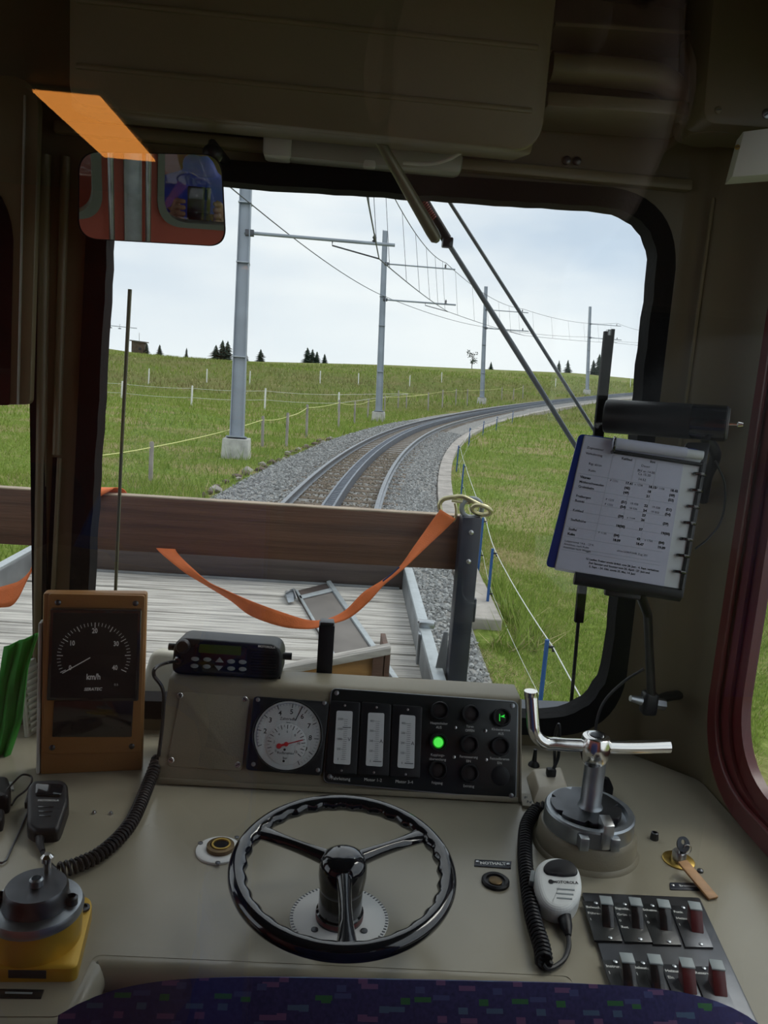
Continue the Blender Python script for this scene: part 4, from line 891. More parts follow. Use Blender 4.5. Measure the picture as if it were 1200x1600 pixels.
# ================================================================== document holder by the right pillar
tl, tr_ = ony(946, 650, 1.46), ony(1136, 662, 1.36)
tx = (tr_ - tl).normalized()
lt = thing('reading_lamp', 'black tubular reading lamp with a chrome knob above the timetable', 'lamp', tl.lerp(tr_, .5))
part('tube', MB().tube([tl, tl + tx * .003, tr_ - tx * .003, tr_], .031, 28, taper=[.029, .031, .031, .030]), 'black_plastic', lt)
part('band', MB().tube([tl.lerp(tr_, .72), tl.lerp(tr_, .99)], .0315, 28), 'black_gloss', lt)
part('end_plate', MB().tube([tr_, tr_ + tx * .003], .027, 24), 'zinc', lt)
part('knob', MB().tube([tr_ + tx * .002, tr_ + tx * .016, tr_ + tx * .018, tr_ + tx * .026], .004, 12, taper=[.004, .003, .006, .004]), 'chrome', lt)
part('arm', MB().tube(bez([tr_ - tx * .03 + Vector((0, .02, -.02)), Vector((.70, 1.42, -.10)), Vector((.72, 1.48, -.15)), Vector((.735, 1.515, -.20))], 6), .010, 12), 'black_plastic', lt)
bA, bB, bC = ony(905, 678, 1.40), ony(1100, 706, 1.36), ony(853, 885, 1.345)
brd = Pl(bC, bB - bA, (bB - bA).cross(bA - bC))
th = thing('timetable_folder', 'blue clipboard holding a ring-bound printed timetable sheet', 'folder', brd.w(*brd.uv(965, 900)))
part('blue_cover', MB(brd.M()).prism(rounded(brd.uvs([(853, 885), (1030, 912), (1096, 702), (905, 677)]), .008, 4), -.008, -.003, .001), 'blue_plastic', th)
part('back_board', MB(brd.M()).prism(rounded(brd.uvs([(1000, 905), (1069, 936), (1112, 690), (1075, 690)]), .004, 3), -.016, -.007, .001), 'black_plastic', th)
part('clear_sleeve', MB(brd.M()).prism(rounded(brd.uvs([(866, 890), (1062, 926), (1098, 706), (913, 680)]), .002, 2), -.003, -.001), 'clear_sheet', th, smooth=False)
sheet = part('paper_sheet', MB(brd.M()).prism(brd.uvs([(868, 887), (1037, 916), (1070, 712), (914, 681)]), -.001, .0004), 'paper', th, smooth=False)
def bt_(s_, px, size, al='LEFT', bold=0.0): 
    r = Vector(brd.uv(px[0] + 20, px[1] + 3.4)) - Vector(brd.uv(*px)); text(s_, size, brd.M(*brd.uv(*px), .0007, math.atan2(r.y, r.x)), 'ink', sheet, al, bold=bold)
# px grid of the sheet: origin (917,699), along (1,.17), down (-.22,1)
def sp_(c, d): return (917 + c - .225 * d, 699 + .165 * c + d)
S_ = .0060
for c, d, s_, bd in ((0, 0, 'Zugnummer', 0), (0, 9, 'Verkehrstag', 0), (8, 24, 'Rigi ab/an', 0), (10, 34, 'Kulm', 0), (56, 8, 'Kaltbad', 1), (100, 6, 'Rigi', 1), (88, 14, 'Dauer', 0), (84, 22, 'Bhf an 14.00', 0), (86, 27, 'Ca 15.20', 0), (88, 35, '14.52', 0)): bt_(s_, sp_(c, d), S_, bold=.0002 * bd)
names = ['Vitznau', 'Mittlerschwanden', 'Grubisbalm', '', 'Freibergen', 'Romiti', '', 'Kaltbad', '', 'Staffelhöhe', '', 'Staffel', 'Kulm']
rows = [('P 1131', '17.41', 'x 1238', '18.15', 'P 1158', '18.45'), ('', '(45)', '', '18', '', '(49)'), ('', '(49)', '', '21', '', '(53)'), None, ('P 1233', '(51)', '18 028', '22', '19 028', '(51)'), ('P 1235', '(54)', '18 036', '24', '19 033', '(54)'), ('', '', '', '23', '', ''), ('', '(59)', 'x 1144', '26', '', '(59)'), None, ('', '18(00)', '', '37', '', '19(00)'), None, ('P 1135', '(04)', '', '43', 'x 1756', '(04)'), ('', '18.09', '', '18.47', '', '19.09')]
for i, (nme, rw) in enumerate(zip(names, rows)):
    d = 46 + i * 7.4
    if nme: bt_(nme, sp_(0, d), S_, bold=.00025 if i in (0, 12) else .0001)
    if rw:
        for c, s_, bd in zip((46, 70, 84, 106, 118, 140), rw, (0, 1, 0, 1, 0, 1)):
            if s_: bt_(s_, sp_(c, d - 2), S_ * (.85 if not bd else 1), bold=.0003 * bd)
for i, s_ in enumerate(('Lokpersonal 14.6. - 27.9.', 'Anschluss nach Kulm', 'Anschluss nach Weggis')): bt_(s_, sp_(-2, 146 + i * 5), S_ * .85)
bt_('ohne LOKFÜHR Zug 201', sp_(80, 148), S_ * .85)
for i, s_ in enumerate(('12 Laufen: Freitag sowie täglich vom 28. Juni - 4. Sept. verkehren', '   Zeit Samstag und Sonntag vom 25. April - 27. Juni und', '   5. Sept. - 24. Okt. sowie 25. Mai, 14. Juni')): bt_(s_, sp_(36 + i * 2, 168 + i * 5.4), S_ * .80, bold=.00015)
bt_('10', sp_(133, 194), .0095, bold=.0003)
mb = MB()
for d in (41, 64, 84, 99, 112, 124, 139, 155, 160):
    a_, b__ = brd.uv(*sp_(-4, d)), brd.uv(*sp_(150, d)); dvv = Vector(b__) - Vector(a_); mb.box((0, 0, 0), (dvv.length, .0004, .0002), M=brd.M((a_[0] + b__[0]) / 2, (a_[1] + b__[1]) / 2, .0006, math.atan2(dvv.y, dvv.x)))
for c in (42, 78, 112):
    a_, b__ = brd.uv(*sp_(c, 5)), brd.uv(*sp_(c, 139)); dvv = Vector(b__) - Vector(a_); mb.box((0, 0, 0), (dvv.length, .0003, .0002), M=brd.M((a_[0] + b__[0]) / 2, (a_[1] + b__[1]) / 2, .0006, math.atan2(dvv.y, dvv.x)))
part('ruled_lines', mb, 'button_grey', sheet)
part('roll_holder', MB().tube([brd.w(*brd.uv(956, 693), .008), brd.w(*brd.uv(1070, 709), .008)], .0095, 16), 'paper', th)
part('roll_end', MB().tube([brd.w(*brd.uv(1069, 709), .008), brd.w(*brd.uv(1096, 713), .008)], .0080, 14), 'clear_sheet', th)
lo_ = [brd.w(*brd.uv(957, 697), .008) + brd.v * math.cos(a) * .0135 + brd.n * math.sin(a) * .0135 for a in np.linspace(0, 6.283, 20, endpoint=False)]
part('ring_clip', MB().tube(lo_, .0024, 8, closed=True), 'black_gloss', th)
part('clip_bar', MB().tube([brd.w(*brd.uv(957, 706), .004), brd.w(*brd.uv(1096, 727), .004)], .0035, 8), 'black_plastic', th)
for i in range(7):
    p = (1089 - i * 5.2, 741 + i * 25.4); c = brd.uv(*p)
    rg = [brd.w(c[0] + math.cos(a) * .0095 + .004, c[1], .002 + math.sin(a) * .006) for a in np.linspace(0, 6.283, 16, endpoint=False)]
    part('binding_ring', MB().tube(rg, .0028, 8, closed=True), 'black_gloss', th)
part('spine', MB().tube([brd.w(*brd.uv(1098, 722), .0), brd.w(*brd.uv(1064, 920), .0)], .004, 8), 'black_plastic', th)
hd = thing('folder_stand', 'black ledge and grey post carrying the timetable folder', 'stand', brd.w(*brd.uv(1000, 940)))
part('ledge', MB().tube([brd.w(*brd.uv(898, 903), -.004), brd.w(*brd.uv(1064, 930), -.004)], .0115, 14), 'black_plastic', hd)
part('back_plate', MB(brd.M()).prism(rounded(brd.uvs([(948, 930), (1004, 938), (1006, 912), (950, 900)]), .004, 3), -.030, -.014, .002), 'black_plastic', hd)
f0, f1 = brd.w(*brd.uv(1003, 925), -.02), ony(1018, 1086, 1.46)
part('post', MB().tube([f0, ony(1012, 960, 1.44), f1], .0085, 14), 'dark_metal', hd)
cl = part('clamp', MB().box(ony(1014, 1098, 1.465), (.030, .028, .048), .007, 3), 'black_plastic', hd)
part('clamp_bolt', MB().tube([ony(985, 1091, 1.46), ony(1002, 1095, 1.462)], .008, 12, taper=[.006, .009]), 'zinc', hd)
part('clamp_nut', MB().tube([ony(1024, 1099, 1.466), ony(1038, 1101, 1.468)], .011, 6), 'zinc', hd)
cb0 = ony(1014, 1098, 1.465)
part('wall_stay', MB().tube([cb0, Vector((cb0.x + .05, 1.50, cb0.z)), Vector((cb0.x + .12, 1.53, cb0.z))], .010, 10), 'dark_metal', hd)
part('cable', MB().tube(bez([ony(1006, 1045, 1.44), ony(975, 1065, 1.44), ony(945, 1095, 1.43), ony(932, 1130, 1.42), ony(930, 1170, 1.41), ony(931, 1200, 1.40), dpt(944, 1238, .02)], 8), .0028, 8), 'black_plastic', hd)
part('cable', MB().tube(bez([ony(1118, 720, 1.38), ony(1133, 760, 1.39), ony(1128, 810, 1.40), ony(1108, 840, 1.40), ony(1086, 858, 1.40)], 8), .002, 8), 'black_plastic', hd)

# ================================================================== outside the windshield: ledge, wipers, rod, canvas
OY = 1.68
struct('trim_10', MB().box((-.56, 1.80, -.845), (2.6, .36, .05), .01), 'post_blue_black')
wp = thing('windshield_wiper', 'double-arm windshield wiper with a tall black blade outside the glass', 'wiper', ony(935, 700, OY))
part('spring_head', MB().tube([ony(655, 300, OY), ony(664, 318, OY), ony(698, 374, OY)], .011, 12), 'black_plastic', wp)
mb = MB(); sa0, sb0 = ony(659, 312, OY - .012), ony(678, 342, OY - .012)
part('spring', MB().tube(helix([sa0, sb0], .006, .0045), .0016, 6), 'spring_red', wp)
part('pivot_block', MB().box(ony(699, 379, OY), (.022, .02, .020), .003), 'dark_metal', wp)
part('arm', MB().tube([ony(699, 378, OY), ony(800, 538, OY), ony(905, 706, OY)], .0062, 10, taper=[.0050, .0060, .0052]), 'mast_steel', wp)
part('arm', MB().tube([ony(690, 296, OY + .01), ony(820, 500, OY + .01), ony(932, 678, OY + .01)], .0038, 10), 'mast_steel', wp)
part('pivot_bar', MB().tube([ony(650, 290, OY), ony(695, 298, OY + .01)], .008, 10), 'black_plastic', wp)
bl0, bl1 = ony(951, 518, OY - .008), ony(904, 972, OY - .008)
dd = (bl1 - bl0).normalized(); ss = Vector((1, 0, 0)); 
def flat(p, q, w, tk): 
    return MB().hull([p + Vector((-w, -tk, 0)), p + Vector((w, -tk, 0)), p + Vector((w, tk, 0)), p + Vector((-w, tk, 0)), q + Vector((-w, -tk, 0)), q + Vector((w, -tk, 0)), q + Vector((w, tk, 0)), q + Vector((-w, tk, 0))], .001)
part('blade_carrier', flat(bl0, bl1, .0095, .006), 'flat_black', wp)
part('blade_rubber', flat(bl0 + Vector((.010, .004, .006)), bl1 + Vector((.008, .004, .1)), .0035, .004), 'rubber', wp)
part('tip_clip', flat(bl0 + Vector((0, 0, .004)), bl0 + Vector((0, 0, -.008)), .004, .0066), 'steel', wp)
part('link_plate', MB().tube([ony(905, 706, OY), ony(932, 678, OY + .01), ony(938, 690, OY)], .006, 8), 'dark_metal', wp)
part('lower_rod', MB().tube([ony(904, 968, OY), Vector((ony(893, 1115, OY).x, OY, -.82))], .0042, 8), 'black_plastic', wp)
rd = thing('marker_rod', 'thin dark vertical rod standing outside the windshield before the meadow', 'rod', Vector((ony(180, 925, OY).x, OY, -.82)))
part('rod', MB().tube([Vector((ony(172, 1080, OY).x, OY, -.82)), ony(190, 700, OY), ony(203, 452, OY)], .004, 8, taper=[.0034, .0036, .0042]), 'olive_metal', rd)
cv_ = thing('canvas_pad', 'pale canvas covered pad outside behind the console', 'pad', (ony(245, 1100, 1.85).x, 1.85, -.82))
cpl = Pl(ony(250, 1080, 1.85), (1, 0, 0), (0, -1, .2))
part('cover', MB(cpl.M()).prism(rounded(cpl.uvs([(205, 1118), (300, 1124), (300, 1022), (236, 1016)]), .02, 5), -.05, 0, .012, 3), 'canvas', cv_)
part('rolled_hem', MB().tube([cpl.w(*cpl.uv(205, 1128), .004), cpl.w(*cpl.uv(300, 1133), .004)], .014, 12), 'canvas', cv_)
part('base_block', MB(cpl.M()).prism(cpl.uvs([(205, 1160), (300, 1165), (300, 1128), (205, 1122)]), -.05, -.006), 'black_plastic', cv_)

# ================================================================== flat wagon pushed ahead of the cab
WZ = -1.25; yaw = R_(-3.2); wx0, wx1 = -1.80, .455
def wr(x, y, z):                                     # wagon axes turned a little into the curve
    cx_ = -.60; c, s_ = math.cos(yaw), math.sin(yaw); dx, dy = x - cx_, y - 3.6
    return Vector((cx_ + dx * c - dy * s_, 3.6 + dx * s_ + dy * c, z))
yaw = R_(-1.2)
wg = thing('flat_wagon', 'flat rail wagon with weathered plank deck and brown end boards', 'wagon', (-.60, 3.6, WZ - .9))
WM = Matrix.Translation((-.60, 3.6, 0)) @ Matrix.Rotation(yaw, 4, 'Z')
y0, y1 = -.95, .98; nb = 14; bw = (y1 - y0) / nb
bm_ = None
for i in range(nb):
    yy = y0 + bw * (i + .5); dz = random.uniform(-.004, .004)
    mb = MB(WM); mb.box((.008 * random.uniform(-1, 1), yy, WZ - .025 + dz), (2.12 + random.uniform(-.012, .012), bw - random.uniform(.004, .009), .05), .004, 1)
    part('deck_board', mb, 'deck_wood', wg)
part('underframe', MB(WM).box((0, 0, WZ - .16), (2.06, 2.0, .20)), 'galvanised', wg)
part('end_board', MB(WM).box((.0, y1 + .03, WZ + .075), (2.10, .045, .15), .004), 'wagon_wood_black', wg)
part('end_board', MB(WM).box((.0, y1 + .03, WZ + .235), (2.10, .045, .16), .004), 'wagon_wood_black', wg)
part('edge_strip', MB(WM).box((.0, y1 - .004, WZ + .008), (2.06, .02, .016), .002), 'galvanised', wg)
for s_ in (-1, 1):
    a = part('side_wall', MB(WM).box((s_ * 1.065, .02, WZ + .060), (.035, 1.94, .12), .004), 'galvanised', wg)
    part('top_rail', MB(WM).box((s_ * 1.075, .02, WZ + .128), (.050, 1.94, .018), .004), 'aluminium', a)
    part('hinge_strap', MB(WM).box((s_ * 1.042, -.22, WZ + .07), (.012, .04, .14), .002), 'zinc', a)
    lt_ = part('latch', MB(WM).box((s_ * 1.08, -.12, WZ + .150), (.07, .05, .03), .005), 'zinc', wg)
    part('latch_pin', MB(WM).add(*((lambda q: (q.v, q.f))(MB().cyl((s_ * 1.08 - .04, -.12, WZ + .160), (s_ * 1.08 + .04, -.12, WZ + .160), .008, 10)))), 'steel', lt_)
# near-end posts and the cross plank
PYP = 2.90
for k in (0, 1):
    pb_, pt_ = ony(713, 1080, PYP), ony(733, 806, PYP)
    cx_ = (pb_.x + pt_.x) / 2
    if k: cx_ = -1.20 - cx_
    w_ = .037
    ps = part('corner_post', MB().hull([Vector((cx_ + a * w_, PYP + b * w_, WZ - .25)) for a, b in ((-1, -1), (1, -1), (1, 1), (-1, 1))] + [Vector((cx_ + a * w_, PYP + b * w_, pt_.z)) for a, b in ((-1, -1), (1, -1), (1, 1), (-1, 1))], .006), 'post_blue_black', wg)
    for z in (pt_.z - .055, pt_.z - .165): part('bolt', MB(Matrix(((1, 0, 0, cx_), (0, 0, -1, PYP - w_), (0, 1, 0, z), (0, 0, 0, 1)))).lathe([(.009, 0), (.009, .003), (.005, .006), (.001, .006)], seg=12), 'steel', ps)
    part('post_clip', MB().box((cx_ + w_ + .006, PYP, pt_.z - .36), (.014, .03, .09), .003), 'post_blue_black', ps)
    if not k: post_x, post_z = cx_, pt_.z
    pr = [Vector((cx_, PYP - .004 + 0, pt_.z + .030)) + Vector((math.cos(a) * .038, 0, math.sin(a) * .036)) for a in np.linspace(0, 6.283, 28, endpoint=False)]
    part('lifting_ring', MB().tube(pr, .0095, 10, closed=True), 'ring_grey', ps)
    # bracing plate beside the post
    s_ = -1 if not k else 1
    part('brace_plate', MB().hull([Vector((cx_ + s_ * (.030 + a), PYP + b, z)) for z, sh in ((WZ - .1, 0),) for a, b in ((.09, -.03), (.0, -.03), (.0, -.02), (.09, -.02))] + [Vector((cx_ + s_ * (.030 + a), PYP + b + .12, WZ + .27)) for a, b in ((.018, -.03), (.0, -.03), (.0, -.02), (.018, -.02))], .002), 'galvanised', ps)
ptl, ptr = ony(150, 766, PYP + .06), ony(719, 810, PYP + .06); pbl, pbr = ony(150, 855, PYP + .06), ony(719, 892, PYP + .06)
zt, zb_ = (ptl.z + ptr.z) / 2, (pbl.z + pbr.z) / 2
cpk = part('cross_plank', MB().box((-.60, PYP + .062, (zt + zb_) / 2), (2.36, .046, zt - zb_ - .004), .004), 'wagon_wood_dark', wg)
part('plank_top', MB().box((-.60, PYP + .062, zt), (2.36, .044, .006), .002), 'plank_edge', cpk)
# things lying on the deck
def wdk(px, py, h=0): return onz(px, py, WZ + h)
rm = thing('metal_ramp', 'grey metal loading ramp plate lying on the wagon deck', 'ramp', wdk(530, 980))
R0 = [wdk(461, 928), wdk(516, 914), wdk(628, 1078), wdk(552, 1088)]
def slab(q, z0, z1, b=0): return MB().hull([p + Vector((0, 0, z0)) for p in q] + [p + Vector((0, 0, z1)) for p in q], b)
part('plate', slab(R0, .002, .016), 'wagon_wood_black', rm)
def band(a, b, c, d, h0, h1, m): part('edge_rail', slab([R0[0].lerp(R0[1], a).lerp(R0[3].lerp(R0[2], a), c), R0[0].lerp(R0[1], b).lerp(R0[3].lerp(R0[2], b), c), R0[0].lerp(R0[1], b).lerp(R0[3].lerp(R0[2], b), d), R0[0].lerp(R0[1], a).lerp(R0[3].lerp(R0[2], a), d)], h0, h1, .002), m, rm)
band(.88, 1.0, 0, 1, .012, .030, 'aluminium'); band(.0, .06, 0, 1, .012, .024, 'aluminium'); band(0, 1, .08, .12, .016, .024, 'aluminium'); band(.07, .87, .13, .99, .0165, .0185, 'ramp_grey')
lt2 = solo('ratchet', MB().hull([wdk(443, 930), wdk(462, 926), wdk(462, 920), wdk(447, 923), wdk(450, 942, .02), wdk(460, 940, .02), wdk(462, 920, .045), wdk(445, 924, .04)], .004), 'zinc', 'small steel ratchet on the deck at the ramp end', 'ratchet')
part('lever', MB().tube([wdk(446, 925, .045), wdk(458, 920, .05), wdk(464, 936, .03)], .006, 8), 'steel', lt2)
cr_ = thing('wooden_crate', 'open wooden crate with slanting top edge on the wagon deck', 'crate', wdk(540, 1075))
CY = 2.86
xa, xb = ony(428, 1060, CY).x, ony(598, 1060, CY).x
za, zb2 = ony(440, 1052, CY).z, ony(598, 1016, CY).z
part('front_board', MB().hull([(xa, CY - .01, WZ + .002), (xb, CY - .01, WZ + .002), (xb, CY + .01, WZ + .002), (xa, CY + .01, WZ + .002), (xa, CY - .01, za), (xb, CY - .01, zb2), (xb, CY + .01, zb2), (xa, CY + .01, za)], .002), 'crate_wood', cr_)
part('top_rail', MB().hull([(xa, CY - .03, za - .006), (xb + .02, CY - .03, zb2 - .006), (xb + .02, CY + .03, zb2 - .006), (xa, CY + .03, za - .006), (xa, CY - .03, za + .022), (xb + .02, CY - .03, zb2 + .022), (xb + .02, CY + .03, zb2 + .022), (xa, CY + .03, za + .022)], .004), 'deck_wood', cr_)
part('end_board', MB().hull([(xb, CY - .028, WZ + .002), (xb + .02, CY - .028, WZ + .002), (xb + .02, CY + .26, WZ + .002), (xb, CY + .26, WZ + .002), (xb, CY - .028, zb2), (xb + .02, CY - .028, zb2), (xb + .02, CY + .26, zb2 - .02), (xb, CY + .26, zb2 - .02)], .002), 'wagon_wood_dark', cr_)
part('corner_batten', MB().box((xb - .024, CY - .018, (WZ + zb2) / 2), (.040, .018, zb2 - WZ - .012), .002), 'wagon_wood_dark', cr_)
part('back_board', MB().hull([(xa, CY + .26, WZ + .002), (xb + .02, CY + .26, WZ + .002), (xb + .02, CY + .28, WZ + .002), (xa, CY + .28, WZ + .002), (xa, CY + .26, za - .08), (xb + .02, CY + .26, zb2 - .10), (xb + .02, CY + .28, zb2 - .10), (xa, CY + .28, za - .08)], .002), 'crate_wood', cr_)
ck = thing('checker_plate', 'bright checkered aluminium tread plate at the deck end', 'tread plate', (.28, 2.78, WZ))
cq = [wdk(598, 1090, .03), wdk(668, 1096, .03), wdk(656, 1070, .03), wdk(600, 1066, .03)]
part('plate', slab(cq, -.024, 0), 'aluminium', ck)
mb = MB()
for i in range(10):
    for j in range(6):
        p = cq[0].lerp(cq[1], (i + .5) / 10).lerp(cq[3].lerp(cq[2], (i + .5) / 10), (j + .5) / 6); mb.box((0, 0, 0), (.012, .004, .003), M=Matrix.Translation(p + Vector((0, 0, .001))) @ Matrix.Rotation(.8 if (i + j) % 2 else -.8, 4, 'Z'))
part('tread_pattern', mb, 'aluminium', ck)
# orange lashing strap
def ribbon(pairs, sub=6, thick=.0022):
    A = bez([ony(a[0], a[1], y) for a, b, y, dy in pairs], sub); B = bez([ony(b[0], b[1], y + dy) for a, b, y, dy in pairs], sub)
    v, f = [], []
    for a, b in zip(A, B):
        for k in range(5): v.append(a.lerp(b, k / 4))
    for i in range(len(A) - 1):
        for k in range(4): q = i * 5 + k; f.append((q, q + 1, q + 6, q + 5))
    return MB().add(v, f)
sy = PYP - .06
st_ = thing('lashing_strap', 'orange lashing strap slung around the brown plank to the post ring', 'strap', ony(490, 975, sy))
P1 = [((240, 845), (278, 848), PYP + .085, 0), ((247, 860), (275, 861), PYP + .03, 0), ((285, 892), (300, 887), sy + .02, -.01), ((321, 914), (325, 909), sy, -.03), ((360, 938), (352, 922), sy, -.04), ((392, 962), (392, 939), sy, -.02), ((440, 979), (442, 957), sy, .0), ((482, 983), (484, 969), sy, .02), ((512, 976), (512, 967), sy, .035), ((545, 966), (540, 953), sy, .02), ((575, 942), (568, 925), sy, .01), ((600, 914), (597, 907), sy, .02), ((630, 889), (624, 886), sy + .0, .03), ((662, 859), (648, 852), sy + .02, .02), ((692, 831), (672, 818), sy + .05, 0), ((712, 811), (688, 796), PYP - .02, 0)]
a_ = part('webbing', ribbon(P1), 'strap_orange', st_)
P2 = [((205, 790), (168, 790), PYP + .10, 0), ((196, 767), (160, 764), PYP + .088, 0), ((180, 762), (145, 764), PYP + .06, -.01), ((170, 768), (128, 778), PYP + .03, -.01), ((120, 800), (96, 822), PYP + .02, -.02), ((75, 852), (55, 876), PYP - .01, -.02), ((40, 900), (25, 940), PYP - .02, -.02), ((8, 915), (-5, 950), PYP - .02, -.02), ((-60, 930), (-70, 955), PYP - .02, 0)]
b_ = part('webbing', ribbon(P2), 'strap_orange', st_)
for o in (a_, b_): q = o.modifiers.new('thickness', 'SOLIDIFY'); q.thickness = .003; q.offset = 0
part('thread_line', MB().tube([ony(598, 908, sy - .004), ony(612, 897, sy - .004), ony(624, 886, sy - .004)], .003, 6), 'strap_thread', st_)
hk = thing('snap_hook', 'brassy steel snap hook through the ring on the dark post', 'hook', ony(690, 790, PYP))
hyk = PYP - .005
part('hook_body', MB().tube(bez([ony(689, 800, hyk), ony(687, 788, hyk), ony(693, 780, hyk), ony(706, 777, hyk), ony(722, 776, hyk), ony(738, 783, hyk - .01), ony(752, 790, hyk - .01)], 6), .0085, 10), 'hook_zinc', hk)
part('gate', MB().tube(bez([ony(711, 786, hyk), ony(713, 796, hyk), ony(712, 808, hyk), ony(708, 815, hyk)], 5), .0055, 8), 'hook_zinc', hk)
lp2 = [ony(752, 797, hyk - .02) + Vector((math.cos(a) * .036, -.01 * math.sin(a), math.sin(a) * .018 - .006 * math.cos(a))) for a in np.linspace(0, 6.283, 24, endpoint=False)]
part('end_loop', MB().tube(lp2, .0085, 10, closed=True), 'hook_zinc', hk)
part('cross_pin', MB().tube([ony(706, 782, hyk), ony(735, 786, hyk)], .006, 8), 'hook_zinc', hk)

# ================================================================== landscape
def prof_z(y):
    y = np.maximum(y, 0); return np.where(y < 95, .0007 * np.maximum(0, y - 40) ** 2, .0007 * 55 ** 2)
SK_T = np.array([-1.5, -.6, -.45, -.33, -.274, -.235, -.19, -.175, -.098, .058, .186, .30, .373, .6, 1.5]); SK_E = np.array([.006, .006, .006, .0075, .0052, .0022, .0008, .0010, .0029, .0105, .0144, .0179, .0165, .012, .01])
CREST = 150.0
def gz(x, y):
    x = np.asarray(x, float); y = np.asarray(y, float); t = x / np.maximum(y, 1.0); e = np.interp(t, SK_T, SK_E)
    base = -2.45 + prof_z(y); c = e * CREST; z95 = -2.45 + .0007 * 55 ** 2
    k = np.clip((y - 95) / (CREST - 95), 0, 1); far = z95 + (c - z95) * (k * 1.35 - .35 * k * k)
    z = np.where(y < 95, base, far); z = np.where(y > CREST, c - (y - CREST) * .05, z)
    und = .12 * np.sin(x * .23 + y * .11) * np.clip((y - 22) / 30, 0, 1) + .03 * np.sin(x * 1.3 + 2) * np.sin(y * .9) * np.clip((y - 3) / 5, 0, 1)
    return z + und * np.clip((CREST - y) / 30, .0, 1)
RT, X0 = 140.0, -.55
def trk(a, off=0.0, dz=0.0):                         # track centre line: arc of 140 m radius, off to the right
    x = X0 + RT * (1 - math.cos(a)) + off * math.cos(a); y = RT * math.sin(a) - off * math.sin(a)
    return Vector((x, y, -2.15 + float(prof_z(RT * math.sin(a))) + dz))
def trk_off(x, y):                                   # signed offset of points from the centre line
    r = np.sqrt((x - (X0 + RT)) ** 2 + y ** 2); return RT - r
# ground sheet in fans of growing cell size
ys = np.concatenate([np.arange(-6, 30, .75), np.arange(30, 80, 2.0), np.arange(80, 260, 5.0)])
tsn = np.linspace(-1, 1, 121)
vv, ff = [], []
for y in ys:
    half = 16 + abs(y) * 1.0
    xs = tsn * half; zs = gz(xs, np.full_like(xs, y)); off = trk_off(xs, np.full_like(xs, y))
    zs = np.where((np.abs(off) < 1.7) & (y < 110), zs - .12, zs)
    vv += list(zip(xs, np.full_like(xs, y), zs))
n = len(tsn)
for i in range(len(ys) - 1):
    for j in range(n - 1): a = i * n + j; ff.append((a, a + 1, a + n + 1, a + n))
gm_ = bpy.data.materials.new('meadow'); gm_.use_nodes = True; t = gm_.node_tree; b = t.nodes['Principled BSDF']; b.inputs['Roughness'].default_value = .95; b.inputs['Specular IOR Level'].default_value = .1
tcn = t.nodes.new('ShaderNodeTexCoord')
def nse(scale, detail=5, st=(1, 1, 1)):
    mp_ = t.nodes.new('ShaderNodeMapping'); mp_.inputs['Scale'].default_value = st; t.links.new(tcn.outputs['Object'], mp_.inputs[0])
    q = t.nodes.new('ShaderNodeTexNoise'); q.inputs['Scale'].default_value = scale; q.inputs['Detail'].default_value = detail; t.links.new(mp_.outputs[0], q.inputs['Vector']); return q.outputs['Fac']
def rampn(f, els):
    r = t.nodes.new('ShaderNodeValToRGB'); t.links.new(f, r.inputs['Fac'])
    while len(r.color_ramp.elements) < len(els): r.color_ramp.elements.new(.5)
    for e, (p, c) in zip(r.color_ramp.elements, els): e.position = p; e.color = (*c, 1)
    return r.outputs['Color']
def mixn(f, a, b_, mode='MIX'):
    m = t.nodes.new('ShaderNodeMix'); m.data_type = 'RGBA'; m.blend_type = mode
    if isinstance(f, float): m.inputs[0].default_value = f
    else: t.links.new(f, m.inputs[0])
    t.links.new(a, m.inputs[6]); t.links.new(b_, m.inputs[7]); return m.outputs[2]
fine = rampn(nse(9, 8), [(.3, (.11, .16, .028)), (.55, (.19, .26, .05)), (.75, (.30, .34, .10))])
dry = rampn(nse(14, 8), [(.3, (.20, .17, .07)), (.7, (.42, .36, .18))])
brown = rampn(nse(.35, 6, (1, .45, 1)), [(.3, (.11, .15, .03)), (.6, (.16, .155, .055))])
pm = rampn(nse(.55, 6), [(.48, (0, 0, 0)), (.60, (1, 1, 1))])
c1 = mixn(pm, fine, dry)
# longer, browner grass grows on the far pasture
sepn = t.nodes.new('ShaderNodeSeparateXYZ'); t.links.new(tcn.outputs['Object'], sepn.inputs[0])
mr = t.nodes.new('ShaderNodeMapRange'); mr.inputs[1].default_value = 40; mr.inputs[2].default_value = 60; t.links.new(sepn.outputs['Y'], mr.inputs[0])
mr2 = t.nodes.new('ShaderNodeMapRange'); mr2.inputs[1].default_value = 95; mr2.inputs[2].default_value = 125; mr2.inputs[3].default_value = 1; mr2.inputs[4].default_value = 0.25; t.links.new(sepn.outputs['Y'], mr2.inputs[0])
mm_ = t.nodes.new('ShaderNodeMath'); mm_.operation = 'MULTIPLY'; t.links.new(mr.outputs[0], mm_.inputs[0]); t.links.new(mr2.outputs[0], mm_.inputs[1])
mm2 = t.nodes.new('ShaderNodeMath'); mm2.operation = 'MULTIPLY'; mm2.inputs[1].default_value = .75; t.links.new(mm_.outputs[0], mm2.inputs[0])
c2 = mixn(mm2.outputs[0], c1, brown)
t.links.new(c2, b.inputs['Base Color'])
bpn = t.nodes.new('ShaderNodeBump'); bpn.inputs['Strength'].default_value = .8; bpn.inputs['Distance'].default_value = .06; t.links.new(nse(22, 6), bpn.inputs['Height']); t.links.new(bpn.outputs[0], b.inputs['Normal'])
MATS['meadow'] = gm_
go_ = link_mesh('ground', vv, ff, 'meadow'); go_['kind'] = 'structure'

